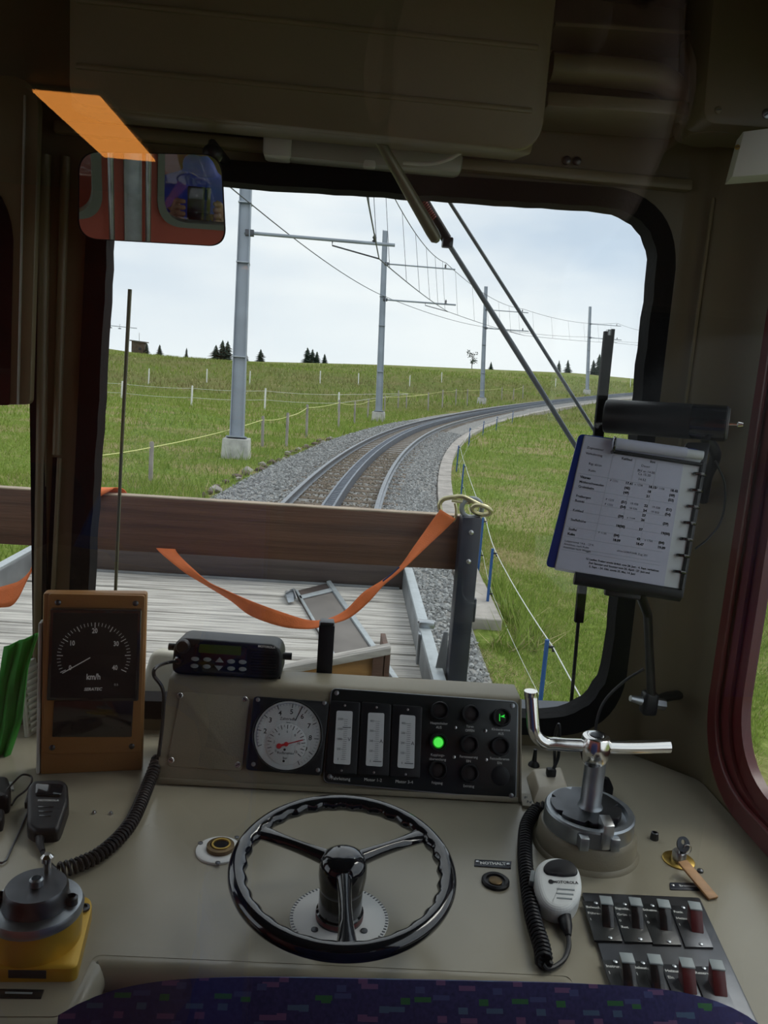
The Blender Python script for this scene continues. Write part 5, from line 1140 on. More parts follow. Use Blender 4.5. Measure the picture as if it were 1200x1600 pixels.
# grass blades (uncountable): one mesh with a colour per blade
def patch(x, y):                                     # dry-patch field
    return np.sin(x * 1.7 + 1.3 * np.sin(y * .9)) * np.sin(y * 1.1 + .8 * np.sin(x * 1.9)) + .5 * np.sin(x * 4.3 + y * 3.1)
def blades(n, yr, tr, hmin, hmax, wid, seed, keep=None, tall=False):
    rg = np.random.default_rng(seed)
    u_ = rg.random(n * 2); y = np.sqrt(yr[0] ** 2 + u_ * (yr[1] ** 2 - yr[0] ** 2)); x = y * rg.uniform(tr[0], tr[1], n * 2)
    off = trk_off(x, y); ok = (off < -2.15) | (off > 2.24) | ((off > 1.75) & (y < 7.2))
    ok &= ~((y < 5.0) & (np.abs(x + .60) < 1.5))
    if keep is not None: ok &= keep(x, y, off)
    x, y, off = x[ok][:n], y[ok][:n], off[ok][:n]; m = len(x)
    z = gz(x, y) - .01; h = rg.uniform(hmin, hmax, m); a = rg.uniform(0, 6.283, m); ln = rg.uniform(.15, .75, m) * h; la = rg.uniform(0, 6.283, m)
    dryp = np.clip((patch(x, y) - .22) * 2.0, 0, 1)
    isdry = rg.random(m) < (np.where((y < 13) & (off > 0), .26, .10) + .60 * dryp * np.where(off > 0, 1.0, .35) * np.where(y < 60, 1, .4))
    h = np.where(isdry, h * .55, h); ln = np.where(isdry, ln * 1.5, ln)
    wv = wid * rg.uniform(.6, 1.3, m)
    V = np.empty((m, 3, 3)); V[:, 0] = np.stack([x - np.cos(a) * wv, y - np.sin(a) * wv, z], 1); V[:, 1] = np.stack([x + np.cos(a) * wv, y + np.sin(a) * wv, z], 1); V[:, 2] = np.stack([x + np.cos(la) * ln, y + np.sin(la) * ln, z + h], 1)
    g = rg.random(m)[:, None]; br = rg.uniform(.75, 1.25, m)[:, None]
    green = (np.array([.14, .22, .03]) * (1 - g) + np.array([.34, .43, .10]) * g) * br
    straw = (np.array([.34, .29, .13]) * (1 - g) + np.array([.62, .54, .30]) * g) * br
    kk = (np.clip((y - 44) / 16, 0, 1) * np.clip(.55 + .5 * np.sin(x * .13 + y * .05) * np.sin(y * .21) + rg.uniform(-.25, .25, m), 0, 1) * np.where(y > 95, .6, 1))[:, None]
    olive = (np.array([.17, .17, .06]) * (1 - g) + np.array([.30, .28, .13]) * g) * br
    green = green * (1 - kk) + olive * kk
    c = np.where(isdry[:, None], straw, green)
    return V.reshape(-1, 3), np.repeat(np.concatenate([c, np.ones((m, 1))], 1), 3, 0)
sets = [blades(95000, (4.2, 13), (-.05, .62), .025, .10, .0045, 1), blades(16000, (8, 16), (-.62, -.15), .06, .2, .007, 2), blades(60000, (13, 28), (-.55, .6), .05, .15, .009, 3),
        blades(42000, (28, 58), (-.42, .5), .1, .3, .017, 4), blades(26000, (58, 125), (-.36, .48), .2, .45, .045, 8),
        blades(9000, (12, 60), (-.35, .4), .2, .6, .009, 5, keep=lambda x, y, o: (o > -4.4) & (o < -2.25)),
        blades(900, (7, 9.4), (.2, .3), .2, .42, .010, 6, keep=lambda x, y, o: (x > 1.62) & (x < 2.2))]
V = np.concatenate([s_[0] for s_ in sets]); Cc = np.concatenate([s_[1] for s_ in sets]); nv = len(V); nf = nv // 3
me = bpy.data.meshes.new('grass'); me.vertices.add(nv); me.vertices.foreach_set('co', V.ravel()); me.loops.add(nv); me.loops.foreach_set('vertex_index', np.arange(nv, dtype=np.int32))
me.polygons.add(nf); me.polygons.foreach_set('loop_start', np.arange(0, nv, 3, dtype=np.int32)); me.update()
ca_ = me.color_attributes.new('Col', 'FLOAT_COLOR', 'POINT'); ca_.data.foreach_set('color', Cc.ravel())
bmz = bpy.data.materials.new('grass_blade'); bmz.use_nodes = True; t2 = bmz.node_tree; b2 = t2.nodes['Principled BSDF']; at_ = t2.nodes.new('ShaderNodeVertexColor'); at_.layer_name = 'Col'
t2.links.new(at_.outputs['Color'], b2.inputs['Base Color']); b2.inputs['Roughness'].default_value = .7; b2.inputs['Specular IOR Level'].default_value = .2
tl_ = t2.nodes.new('ShaderNodeBsdfTranslucent'); t2.links.new(at_.outputs['Color'], tl_.inputs['Color']); ms_ = t2.nodes.new('ShaderNodeMixShader'); ms_.inputs[0].default_value = .35
t2.links.new(b2.outputs[0], ms_.inputs[1]); t2.links.new(tl_.outputs[0], ms_.inputs[2]); t2.links.new(ms_.outputs[0], t2.nodes['Material Output'].inputs[0])
me.materials.append(bmz); gr_o = bpy.data.objects.new('grass', me); COL.objects.link(gr_o); gr_o['kind'] = 'stuff'; gr_o['label'] = 'green meadow grass with dry straw patches beside the track'; gr_o['category'] = 'grass'

# ---------------------------------------------------------------- ballast
angs = np.linspace(.0, .86, 260)
secs = [(-2.45, -.36), (-2.1, -.24), (-1.5, -.17), (-.95, -.155), (.95, -.155), (1.5, -.17), (1.78, -.21), (1.86, -.30)]
vv = [trk(a, o_, z) for a in angs for o_, z in secs]; ff = []; ns = len(secs)
for i in range(len(angs) - 1):
    for j in range(ns - 1): q = i * ns + j; ff.append((q, q + 1, q + ns + 1, q + ns))
bmt = mat('ballast', (.30, .295, .28), .95, var=.6, vscale=16, bump=1.0, bscale=22, col2=(.11, .105, .10))
bd = link_mesh('ballast_bed', vv, ff, 'ballast'); bd['kind'] = 'structure'
rg = np.random.default_rng(5)
base_v = np.array([(1, 0, 0), (-1, 0, 0), (0, 1, 0), (0, -1, 0), (0, 0, 1), (0, 0, -1)], float); base_f = np.array([(0, 2, 4), (2, 1, 4), (1, 3, 4), (3, 0, 4), (2, 0, 5), (1, 2, 5), (3, 1, 5), (0, 3, 5)])
SV, SC = [], []
def stones(n, a0, a1, o0, o1, size, colr):
    for k in range(n):
        a = rg.uniform(a0, a1); o_ = rg.uniform(o0, o1); zz = np.interp(o_, [s_[0] for s_ in secs], [s_[1] for s_ in secs]); p = trk(a, o_, zz)
        s_ = size * rg.uniform(.6, 1.4); q = rg.normal(size=(3, 3)); qq, _ = np.linalg.qr(q); w = (base_v * np.array([1, .8, .62]) * s_ * rg.uniform(.75, 1.2, (6, 1))) @ qq.T
        SV.append(w + np.array(p) + np.array([0, 0, s_ * .2])); g_ = rg.uniform(.55, 1.25); SC.append(np.tile(np.array([*(np.array(colr) * g_), 1]), (6, 1)))
grey, warm = (.34, .345, .34), (.25, .21, .16)
stones(5200, .035, .115, .85, 1.80, .030, grey); stones(1500, .035, .09, -.7, .7, .03, warm); stones(4200, .075, .16, -2.3, -.85, .036, grey); stones(3000, .08, .17, -.7, .7, .028, warm); stones(3500, .115, .25, .8, 1.82, .036, grey); stones(2600, .16, .3, -2.3, -.85, .045, grey)
V = np.concatenate(SV); Cc = np.concatenate(SC); ns_ = len(SV); F_ = (base_f[None] + 6 * np.arange(ns_)[:, None, None]).reshape(-1, 3)
me = bpy.data.meshes.new('ballast_stones'); me.from_pydata(V.tolist(), [], F_.tolist()); ca_ = me.color_attributes.new('Col', 'FLOAT_COLOR', 'POINT'); ca_.data.foreach_set('color', Cc.ravel())
smz = bpy.data.materials.new('stone'); smz.use_nodes = True; t3 = smz.node_tree; at_ = t3.nodes.new('ShaderNodeVertexColor'); at_.layer_name = 'Col'; t3.links.new(at_.outputs['Color'], t3.nodes['Principled BSDF'].inputs['Base Color']); t3.nodes['Principled BSDF'].inputs['Roughness'].default_value = .9
me.materials.append(smz); so = bpy.data.objects.new('ballast_stones', me); COL.objects.link(so); so['kind'] = 'stuff'; so['label'] = 'loose grey ballast stones along the track'; so['category'] = 'gravel'

# ---------------------------------------------------------------- rack railway track
tk = thing('railway_track', 'curving rack railway track with central toothed rack', 'track', trk(.05))
pr_ = [(-.06, -.145), (.06, -.145), (.06, -.130), (.010, -.115), (.010, -.045), (.034, -.036), (.036, -.004), (.030, 0), (-.030, 0), (-.036, -.004), (-.034, -.036), (-.010, -.045), (-.010, -.115), (-.06, -.130)]
def sweep(profile, off, a0, a1, n=150):
    v, f = [], []; m = len(profile)
    for a in np.linspace(a0, a1, n):
        for (u_, z_) in profile: v.append(trk(a, off + u_, z_))
    for i in range(n - 1):
        for j in range(m): f.append((i * m + j, i * m + (j + 1) % m, (i + 1) * m + (j + 1) % m, (i + 1) * m + j))
    f.append(tuple(range(m))[::-1]); f.append(tuple((n - 1) * m + j for j in range(m)))
    return MB().add(v, f)
for s_ in (-.7525, .7525): part('rail', sweep(pr_, s_, .03, .84), 'rail_steel', tk)
for s_ in (-.088, .088): part('rack_cheek', sweep([(-.024, -.14), (.024, -.14), (.024, -.06), (.018, .045), (-.018, .045), (-.024, -.06)], s_, .03, .84), 'rack_steel', tk)
mb = MB()
for i in range(340):
    a = .085 + i * .1 / RT; p = trk(a, 0, .018); mb.box((0, 0, 0), (.15, .036, .034), M=Matrix.Translation(p) @ Matrix.Rotation(-a, 4, 'Z'))
part('rack_teeth', mb, 'rack_steel', tk, kind='stuff')
slm = None; a = .036
while a < .46:
    p = trk(a, 0, -.185)
    if slm is None:
        o = part('sleeper', MB().box((0, 0, 0), (2.2, .22, .09), .012, 1), 'sleeper_wood', None); slm = o.data
    else: o = bpy.data.objects.new('sleeper', slm); COL.objects.link(o)
    o.parent = tk; o.location = p - ROOTLOC[tk.name]; o.rotation_euler = (0, random.uniform(-.006, .006), -a); a += .66 / RT
# concrete kerb in blocks on the outside of the ballast
kb = thing('kerb', 'long low concrete kerb edging the ballast beside the grass', 'kerb', trk(.06, 1.9, -.3)); a = .0555
while a < .80:
    L_ = 1.5 if a < .3 else 3.0; a2 = a + (L_ - .02) / RT
    q = [trk(a, 1.84), trk(a, 2.16), trk(a2, 2.16), trk(a2, 1.84)]; dz = random.uniform(-.012, .012)
    part('kerb_stone', MB().hull([p + Vector((0, 0, -.50)) for p in q] + [p + Vector((0, 0, -.20 + dz)) for p in q], .012, 1), 'kerb_concrete', kb); a += L_ / RT
# edge stones on the meadow side
for k in range(34):
    a = .088 + k * .0034 + random.uniform(-.001, .001); p = trk(a, -2.38 + random.uniform(-.16, .14), -.27); s_ = random.uniform(.07, .15)
    bm = bmesh.new(); bmesh.ops.create_icosphere(bm, subdivisions=1, radius=s_)
    for v in bm.verts: v.co = Vector((v.co.x * random.uniform(.8, 1.35), v.co.y * random.uniform(.7, 1.1), v.co.z * random.uniform(.5, .85)))
    bm.verts.index_update(); m_ = MB(Matrix.Translation(p)); m_._bm(bm)
    solo('edge_stone', m_, 'sleeper_wood' if k % 3 else 'kerb_concrete', 'rough stone lining the meadow edge of the ballast', 'stone', 'stones along the ballast edge')
# ---------------------------------------------------------------- masts, arms, wires
def up(p, h): return p + GUP * h
masts = [((366, 712), 21.0, 'first'), ((588, 654), 42.6, 'second'), ((750, 622), 69.0, 'third'), ((914, 612), 92.0, 'fourth')]
tops = []
for k, (px, Y, ord_) in enumerate(masts):
    g = ony(px[0] + 3, px[1], Y); g.z = float(gz(g.x, g.y)); 
    mt_ = thing('catenary_mast', 'galvanised catenary mast, %s from the wagon along the curve' % ord_, 'mast', g, 'catenary masts along the curve')
    part('footing', MB().hull([g + Vector((a * .36, b * .36, -.3)) for a, b in ((-1, -1), (1, -1), (1, 1), (-1, 1))] + [g + Vector((a * .33, b * .33, .52)) for a, b in ((-1, -1), (1, -1), (1, 1), (-1, 1))], .02), 'concrete', mt_)
    base = g + Vector((0, 0, .52)); H = 9.6
    ux = Vector((1, 0, 0)); uy = GUP.cross(ux).normalized(); T = Matrix(((ux.x, uy.x, GUP.x, base.x), (ux.y, uy.y, GUP.y, base.y), (ux.z, uy.z, GUP.z, base.z), (0, 0, 0, 1)))
    mb = MB(T); w0, w1 = .17, .125
    for s_ in (-1, 1): mb.hull([(s_ * w0 - .012, -.12, 0), (s_ * w0 + .012, -.12, 0), (s_ * w0 + .012, .12, 0), (s_ * w0 - .012, .12, 0), (s_ * w1 - .01, -.10, H), (s_ * w1 + .01, -.10, H), (s_ * w1 + .01, .10, H), (s_ * w1 - .01, .10, H)])
    mb.hull([(-w0, -.012, 0), (w0, -.012, 0), (w0, .012, 0), (-w0, .012, 0), (-w1, -.012, H), (w1, -.012, H), (w1, .012, H), (-w1, .012, H)])
    part('column', mb, 'mast_steel', mt_); part('foot_plate', MB(T).box((0, 0, .02), (.52, .46, .04), .008), 'mast_steel', mt_)
    for h in (2.1, 4.55, 6.1): part('band', MB(T).box((0, 0, h), (.34, .27, .03), .004), 'zinc', mt_)
    hl, hu = (5.35 if k == 0 else 5.95 if k == 1 else 6.0), (7.3 if k == 0 else 7.85 if k == 1 else 7.6)
    aend = []
    for nm_, h, L_ in (('lower_arm', hl, 3.95), ('upper_arm', hu, 3.85)):
        p = up(base, h); q = p + Vector((L_, .3, .05 * L_ / 4))
        ar = part(nm_, MB().tube([p, q], .045 if nm_ == 'lower_arm' else .038, 10), 'mast_steel', mt_); aend.append(q)
        part('bracket', MB(Matrix.Translation(p)).box((.14, 0, 0), (.22, .16, .16), .01), 'dark_metal', ar)
        iq = p.lerp(q, .86)
        part('insulator', MB().lathe([(.02, .04), (.07, .06), (.025, .10), (.06, .15), (.02, .22), (.01, .25)], iq, 12), 'dark_metal', ar)
    pl = up(base, hl); q = aend[0]; s0 = pl.lerp(q, .58) + Vector((0, 0, -.02)); s1 = pl.lerp(q, .90) + Vector((0, 0, -.38))
    part('steady_arm', MB().tube([s0, s0 + Vector((0, 0, -.12)), s1], .02, 8), 'dark_metal', mt_)
    tops.append((aend[1].lerp(up(base, hu), .14) + Vector((0, 0, .30)), s1, up(base, 6.1) + Vector((.15, 0, 0)), base))
def sag(a, b, s_, n=14): return [a.lerp(b, i / n) - Vector((0, 0, 4 * s_ * (i / n) * (1 - i / n))) for i in range(n + 1)]
pre = (Vector((-1.6, -6, tops[0][0].z - .2)), Vector((-1.2, -6, tops[0][1].z - .15)), Vector((-5.0, 2, tops[0][2].z + .3)))
post_ = (tops[3][0] + (tops[3][0] - tops[2][0]), tops[3][1] + (tops[3][1] - tops[2][1]), tops[3][2] + (tops[3][2] - tops[2][2]))
seqs = [[pre[i]] + [t_[i] for t_ in tops] + [post_[i]] for i in range(3)]
for i, (nm_, lab, rr, sg) in enumerate((('messenger_wire', 'upper messenger wire strung over the track between the masts', .016, .5), ('contact_wire', 'contact wire strung over the track between the masts', .016, .08), ('feeder_wire', 'side wire fixed to the mast columns', .016, .22))):
    pts = []
    for a, b_ in zip(seqs[i][:-1], seqs[i][1:]): pts += sag(a, b_, sg)[:-1]
    pts.append(seqs[i][-1]); wro = thing(nm_, lab, 'wire', seqs[i][1]); part('strand', MB().tube(pts, rr, 5), 'wire_dark', wro)
    if i == 0: wmsg = wro
for a in range(5):
    A = sag(seqs[0][a], seqs[0][a + 1], .5, 12); B = sag(seqs[1][a], seqs[1][a + 1], .08, 12)
    for k in range(1, 12, 2):
        if a == 4: continue
        part('dropper', MB().tube([A[k], B[k]], .008, 4), 'wire_dark', wmsg)
# ---------------------------------------------------------------- meadow fences
def stake(name, p, h, r, m, label, cat, grp, lean=0.02):
    top = p + GUP * h + Vector((random.uniform(-lean, lean), random.uniform(-lean, lean), 0))
    return solo(name, MB().tube([p - Vector((0, 0, .15)), top - GUP * .03, top], r, 8, taper=[r, r, r * .6]), m, label, cat, grp), top
wood = [(235, 752, 690), (410, 698, 650), (447.5, 698, 645), (479, 684, 632), (529, 669, 625), (554, 662, 628), (574.5, 653, 624), (601, 644, 618), (622, 639, 610), (635, 639, 616), (669, 642, 613.5), (691, 639, 608), (712, 635, 607), (730, 634, 597), (784, 625, 605), (802, 625, 607), (817, 623, 602)]
tps = []
ORD = ['first', 'second', 'third', 'fourth', 'fifth', 'sixth', 'seventh', 'eighth', 'ninth', 'tenth', 'eleventh', 'twelfth', 'thirteenth', 'fourteenth', 'fifteenth', 'sixteenth', 'seventeenth']
def on_ground(px, py, y0=4, y1=140):
    r = ray(px, py); r = r / r.y
    for y in np.arange(y0, y1, .1):
        if r.z * y <= float(gz(r.x * y, y)): return r * y
    return r * y1
for i, (x, yb, yt) in enumerate(wood):
    p = on_ground(x, yb); d_ = p.y; h = min(1.35, max(.8, (yb - yt) * d_ / FPX)); _, tp_ = stake('fence_post', p, h, .045, 'fence_wood', '%s weathered wooden stake of the trackside fence, counted from the wagon' % ORD[i], 'fence post', 'wooden stakes along the track'); tps.append((p, tp_))
tps.sort(key=lambda q: q[0].y)
seqt = [q[1] - GUP * .12 for q in tps]
seqt = [ony(60, 718, 14.0)] + seqt
pts = []
for a, b_ in zip(seqt[:-1], seqt[1:]): pts += sag(a, b_, .05, 6)[:-1]
pts.append(seqt[-1]); solo('fence_tape', MB().tube(pts, .011, 4), 'tape_yellow', 'thin yellow electric fence tape along the wooden stakes', 'fence tape')
white = [(120, 617, 588), (190, 622, 596), (299, 634, 603), (413.5, 641, 607), (529, 646, 613)]
wt = []
for iw, (x, yb, yt) in enumerate(white):
    p = on_ground(x, yb); h = max(.9, (yb - yt) * p.y / FPX); _, tp_ = stake('fence_post', p, h, .05, 'fence_white', '%s pale stake out in the meadow, counted from the second mast' % ORD[4 - iw], 'fence post', 'pale stakes in the meadow'); wt.append((p, tp_))
for k, h in enumerate((.15, .65)):
    pts = []
    for a, b_ in zip(wt[:-1], wt[1:]): pts += sag(a[1] - GUP * h, b_[1] - GUP * h, .06, 6)[:-1]
    pts.append(wt[-1][1] - GUP * h); e = on_ground(640, 635); pts.append(e + GUP * .9)
    solo('fence_wire', MB().tube(pts, .009, 4), 'wire_white', 'pale fence wire strung between the meadow stakes', 'fence wire', 'wires between the pale stakes')
for x, yb in ((232, 600), (323, 598), (390, 601), (500, 599), (560, 602), (640, 604), (690, 598), (945, 606), (985, 605), (868, 606)):
    p = on_ground(x, yb); stake('fence_post', p, 1.2, .05, 'fence_white', 'distant thin stake on the far pasture', 'fence post', 'distant stakes on the far pasture')
# blue electric fence beside the kerb
blue = [(838, 1152), (760, 958), (747, 893), (720, 778), (713, 738), (732, 699), (754, 683), (775, 673), (800, 662)]
bt2 = []
for i, (x, yb) in enumerate(blue):
    p = on_ground(x, yb); h = .72
    b_o = thing('fence_post', '%s blue plastic fence stake beside the kerb, counted from the wagon' % ORD[i], 'fence post', p, 'blue stakes beside the kerb')
    top = p + Vector((.0, 0, h)); part('stake', MB().tube([p - Vector((0, 0, .1)), top], .016 if i < 5 else .02, 8, taper=None), 'fence_blue', b_o)
    ins = top + Vector((.045, -.01, -.05)); part('insulator', MB().tube([top + Vector((.012, 0, -.05)), ins, ins + Vector((.004, 0, -.03))], .012, 8), 'black_plastic', b_o)
    part('insulator', MB().tube([top + Vector((.012, 0, -.50)), ins + Vector((0, 0, -.45))], .010, 8), 'black_plastic', b_o); bt2.append(ins)
first = bt2[0] + (bt2[0] - bt2[1]) * 1.0
for k, (dz, m_) in enumerate(((0, 'wire_white'), (-.45, 'wire_white'))):
    sq = [p + Vector((0, 0, dz)) for p in [first] + bt2]; pts = []
    for a, b_ in zip(sq[:-1], sq[1:]): pts += sag(a, b_, .03, 6)[:-1]
    pts.append(sq[-1]); solo('fence_wire', MB().tube(pts, .0045 if k == 0 else .002, 5), m_, '%s white electric fence cord on the blue stakes' % ('upper' if k == 0 else 'lower'), 'fence wire')
# ---------------------------------------------------------------- trees, hut and lift pylon on the skyline
def fir(px, pb, pt, wpx, lab, Y=149.0, grp=None, full=1.0):
    p = ony(px, pb, Y); p.z = float(gz(p.x, p.y)) - .1; H = max(.6, (pb - pt) * Y / FPX * 1.2 + .2); Wd = wpx * Y / FPX / 2 * 1.5
    o = thing('fir_tree', lab, 'tree', p, grp); part('trunk', MB().tube([p - Vector((0, 0, .2)), p + GUP * H * .97], .1, 6, taper=[H * .03, H * .006]), 'bark', o)
    v, f = [], []; rg_ = random.Random(int(px))
    NL = 13
    for l in range(NL):
        t_ = l / NL; z_ = H * (.06 + .92 * t_); R0_ = Wd * (1 - t_) ** .85 * rg_.uniform(.8, 1.15) + .04
        nbr = 9 if t_ < .7 else 6
        for k in range(nbr):
            a = 6.283 * k / nbr + l * .7 + rg_.uniform(-.25, .25); r = R0_ * rg_.uniform(.75, 1.3) * full; q = Vector((-math.sin(a), math.cos(a), 0)); d_ = Vector((math.cos(a), math.sin(a), 0)); w = r * .34
            i0 = len(v); c = p + GUP * z_
            v += [c + GUP * H * .05, c + d_ * r * .55 + q * w - GUP * H * .02, c + d_ * r * .55 - q * w - GUP * H * .02, c + d_ * r - GUP * H * .055, c + d_ * r * .5 - GUP * H * .06]
            f += [(i0, i0 + 2, i0 + 3, i0 + 1), (i0, i0 + 1, i0 + 4), (i0, i0 + 4, i0 + 2), (i0 + 1, i0 + 3, i0 + 4), (i0 + 2, i0 + 4, i0 + 3)]
    part('foliage', MB().add(v, f), 'fir', o, smooth=False); return o
G1, G2, G3, G4 = ('dark fir in the clump behind the first mast', 'dark fir in the clump between the first and second mast', 'fir on the skyline behind the wiper arms', 'tall dark fir on the skyline behind the wiper blade')
for px, pb, pt, w in ((337, 562, 543, 16), (347, 562, 536, 17), (355, 562, 537, 17)): fir(px, pb, pt, w, G1, grp='firs in the clump by the first mast')
fir(384, 564, 553, 8, 'small fir peeking out beside the first mast column'); fir(407, 564, 548, 14, 'single dark fir standing alone on the skyline')
for px, pb, pt, w in ((480, 566, 546, 14), (488, 566, 548, 13), (495, 566, 551, 10)): fir(px, pb, pt, w, G2, grp='firs in the clump between the masts')
fir(507, 567, 555, 9, 'small fir standing just beside the clump of three')
for px, pb, pt, w in ((229, 558, 544, 7), (249, 560, 546, 9)): fir(px, pb, pt, w, 'small fir beside the hut on the hillock', grp='firs beside the hut', Y=148)
fir(291, 562, 549, 5, 'very small thin fir alone between hut and first mast')
fir(767, 579, 569, 6, 'tiny fir beside the bare tree on the skyline')
for px, pb, pt, w in ((873, 584, 568, 8), (887, 584, 567, 10)): fir(px, pb, pt, w, G3, grp='firs behind the wiper arms')
for px, pb, pt, w in ((927, 585, 565, 11), (936, 585, 556, 15), (944, 585, 562, 12)): fir(px, pb, pt, w, G4, grp='firs behind the wiper blade')
bp0 = ony(737, 578, 150); bp0.z = float(gz(bp0.x, bp0.y)) - .1
bt3 = thing('bare_tree', 'slender sparse-leaved tree on the skyline beside the third mast', 'tree', bp0); mb = MB(); lf = MB(); rg_ = random.Random(3)
part('trunk', MB().tube([bp0, bp0 + GUP * 1.6, bp0 + GUP * 3.2 + Vector((.2, 0, 0))], .06, 6, taper=[.09, .06, .02]), 'bark', bt3)
for k in range(16):
    s_ = bp0 + GUP * rg_.uniform(.7, 2.9); e = s_ + Vector((rg_.uniform(-.9, .9), rg_.uniform(-.6, .6), rg_.uniform(.3, .8))); mb.tube([s_, e], .022, 4)
    for q in range(7): c = e + Vector((rg_.uniform(-.3, .3), rg_.uniform(-.3, .3), rg_.uniform(-.25, .25))); lf.box(c, (.16, .16, .12))
part('branches', mb, 'bark', bt3); part('foliage', lf, 'fir', bt3)
hp0 = ony(217, 556, 149); hp0.z = float(gz(hp0.x, hp0.y)) - .1; hsz = 149 / FPX
ht = thing('wooden_hut', 'small dark wooden hut on the hillock at the skyline', 'hut', hp0)
part('wall', MB().box(hp0 + Vector((0, 0, 1.0)), (18 * hsz, 2.2, 2.0 + .4), .02), 'hut_wood', ht)
part('roof', MB().hull([hp0 + Vector(p) for p in ((-1.35, -1.4, 2.15), (1.4, -1.4, 2.0), (1.4, 1.4, 2.0), (-1.35, 1.4, 2.15), (-1.35, -1.4, 2.35), (1.4, -1.4, 2.2), (1.4, 1.4, 2.2), (-1.35, 1.4, 2.35))], .01), 'hut_roof', ht)
part('window', MB().box(hp0 + Vector((.45, -1.11, .9)), (.5, .04, .45), .01), 'ink', ht); part('flag_mast', MB().tube([hp0 + Vector((0, 0, 2.2)), hp0 + Vector((0, 0, 3.7))], .03, 6), 'bark', ht)
lp0 = ony(158, 556, 149); lp0.z = float(gz(lp0.x, lp0.y)) - .1
py = thing('lift_pylon', 'thin ski lift pylon with a cross arm on the skyline', 'pylon', lp0)
lt0, lt1 = ony(165, 508, 149), ony(214, 513, 149)
part('mast', MB().tube([lp0, lt0], .07, 8), 'mast_steel', py); part('cross_arm', MB().tube([lt0, lt1], .06, 8), 'mast_steel', py)
for f_ in (.16, .45, .72): c = lt0.lerp(lt1, f_); part('sheave', MB().box(c + Vector((0, 0, -.35)), (.5, .3, .14), .05), 'wire_dark', py); part('hanger', MB().tube([c + Vector((0, 0, .45)), c + Vector((0, 0, -.35))], .03, 6), 'wire_dark', py)

# ================================================================== passenger compartment behind the partition
def behind(px, py, z): p = onz(px, py, z); return Vector((p.x, 2 * (PY - .012) - p.y, p.z))
q = [behind(52, 142, CEIL - .012), behind(155, 150, CEIL - .012)]
cl_ = thing('ceiling_lamp', 'long warm orange ceiling lamp in the passenger compartment', 'lamp', (q[0].x, q[0].y - .5, CEIL))
xm = (q[0].x + q[1].x) / 2; wl = abs(q[1].x - q[0].x)
part('housing', MB().box((xm, q[0].y - .34, CEIL - .004), (wl + .03, .70, .012), .003), 'off_white', cl_)
part('diffuser', MB().box((xm, q[0].y - .34, CEIL - .013), (wl, .68, .006)), 'orange_lamp', cl_)
# passenger holding the phone that takes the picture
pm_ = bpy.data.meshes.new('body'); 
J = [((.10, -.46, -.62), .155), ((.10, -.45, -.38), .15), ((.10, -.45, -.16), .155), ((.10, -.44, -.02), .075), ((.10, -.42, .06), .06),
     ((-.09, -.44, -.08), .075), ((-.15, -.34, -.30), .055), ((-.05, -.10, -.17), .042), ((.29, -.44, -.08), .075), ((.34, -.34, -.32), .055), ((.12, -.10, -.18), .042),
     ((.00, -.46, -.72), .10), ((.00, -.42, -1.16), .07), ((.00, -.46, -1.54), .05), ((.20, -.46, -.72), .10), ((.20, -.42, -1.16), .07), ((.20, -.46, -1.54), .05)]
Ed = [(0, 1), (1, 2), (2, 3), (3, 4), (2, 5), (5, 6), (6, 7), (2, 8), (8, 9), (9, 10), (0, 11), (11, 12), (12, 13), (0, 14), (14, 15), (15, 16)]
def skin(name, J, Ed, m, root, sub=2, rootv=0):
    off = ROOTLOC[root.name]; me = bpy.data.meshes.new(name); me.from_pydata([tuple(Vector(p) - off) for p, r in J], Ed, []); o = bpy.data.objects.new(name, me); COL.objects.link(o)
    md = o.modifiers.new('skin', 'SKIN'); md.use_smooth_shade = True
    for v, (p, r) in zip(me.skin_vertices[0].data, J): v.radius = (r, r)
    me.skin_vertices[0].data[rootv].use_root = True
    s_ = o.modifiers.new('sub', 'SUBSURF'); s_.levels = sub; s_.render_levels = sub
    if isinstance(m, str): m = [m]
    me.materials.append(MATS[m[0]]); o.parent = root; return o
pe = thing('person', 'passenger in a blue jacket holding up a phone behind the partition glass', 'person', (.10, -.45, FLOOR))
skin('body', J, Ed, 'jacket_blue', pe)
JL = [((.10, -.46, -.70), .165), ((.0, -.46, -.78), .11), ((.0, -.42, -1.16), .08), ((.0, -.46, -1.50), .06), ((.2, -.46, -.78), .11), ((.2, -.42, -1.16), .08), ((.2, -.46, -1.50), .06)]
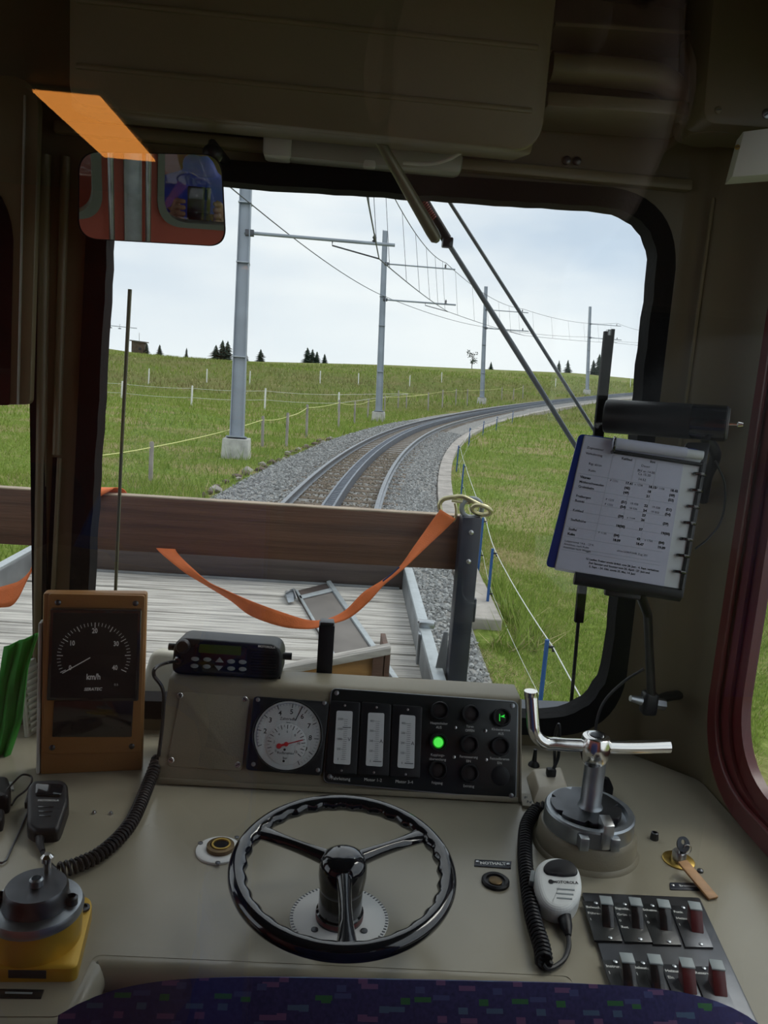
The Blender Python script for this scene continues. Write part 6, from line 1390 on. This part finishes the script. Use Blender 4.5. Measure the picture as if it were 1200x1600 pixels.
skin('trousers', JL, [(0, 1), (1, 2), (2, 3), (0, 4), (4, 5), (5, 6)], 'trouser_dark', pe)
for x in (0, .2): part('shoe', MB().box((x, -.42, FLOOR + .045), (.10, .28, .09), .035, 3), 'black_plastic', pe)
part('head', MB().sphere((.10, -.40, .17), .1, 20, (.82, .98, 1.18)), 'skin', pe)
part('nose', MB().sphere((.10, -.30, .165), .018, 8, (.8, 1, 1.2)), 'skin', pe)
for s_ in (-1, 1): part('eye', MB().sphere((.10 + s_ * .033, -.312, .19), .011, 8), 'ink', pe); part('ear', MB().sphere((.10 + s_ * .085, -.40, .17), .025, 8, (.4, .8, 1.2)), 'skin', pe)
part('hair', MB().sphere((.10, -.42, .205), .1, 18, (.88, .95, .98)), 'hair', pe)
for s_, hx_ in ((-1, -.045), (1, .105)):
    JH = [((hx_ + s_ * .008, -.10, -.17), .03), ((hx_ + s_ * .004, -.065, -.12), .036)]; EH = [(0, 1)]
    for k in range(4):
        b_ = len(JH); z_ = -.10 + k * .02; JH += [((hx_ - s_ * .004, -.045, z_), .011), ((hx_ - s_ * .006, -.022, z_ + .004), .0095), ((hx_ - s_ * .030, -.018, z_ + .004), .008)]; EH += [(1, b_), (b_, b_ + 1), (b_ + 1, b_ + 2)]
    b_ = len(JH); JH += [((hx_ - s_ * .012, -.066, -.10), .012), ((hx_ - s_ * .030, -.050, -.08), .010)]; EH += [(1, b_), (b_, b_ + 1)]
    skin('hand', JH, EH, 'skin', pe, 1)
ph = thing('phone', 'black phone held upright behind the partition glass', 'phone', (.03, -.03, -.14))
part('case', MB().box((.03, -.030, -.065), (.078, .009, .155), .004), 'black_gloss', ph)
# row seat behind the second partition window
sr = thing('passenger_seat', 'dark red upholstered passenger seat behind the second partition window', 'seat', (-.75, -.75, FLOOR))
part('backrest', MB().box((-.75, -.98, -.55), (.85, .12, .80), .05, 3), 'seat_red', sr); part('cushion', MB().box((-.75, -.72, -1.10), (.85, .48, .14), .05, 3), 'seat_red', sr); part('base', MB().box((-.75, -.75, -1.40), (.75, .40, .44), .01), 'trouser_dark', sr)
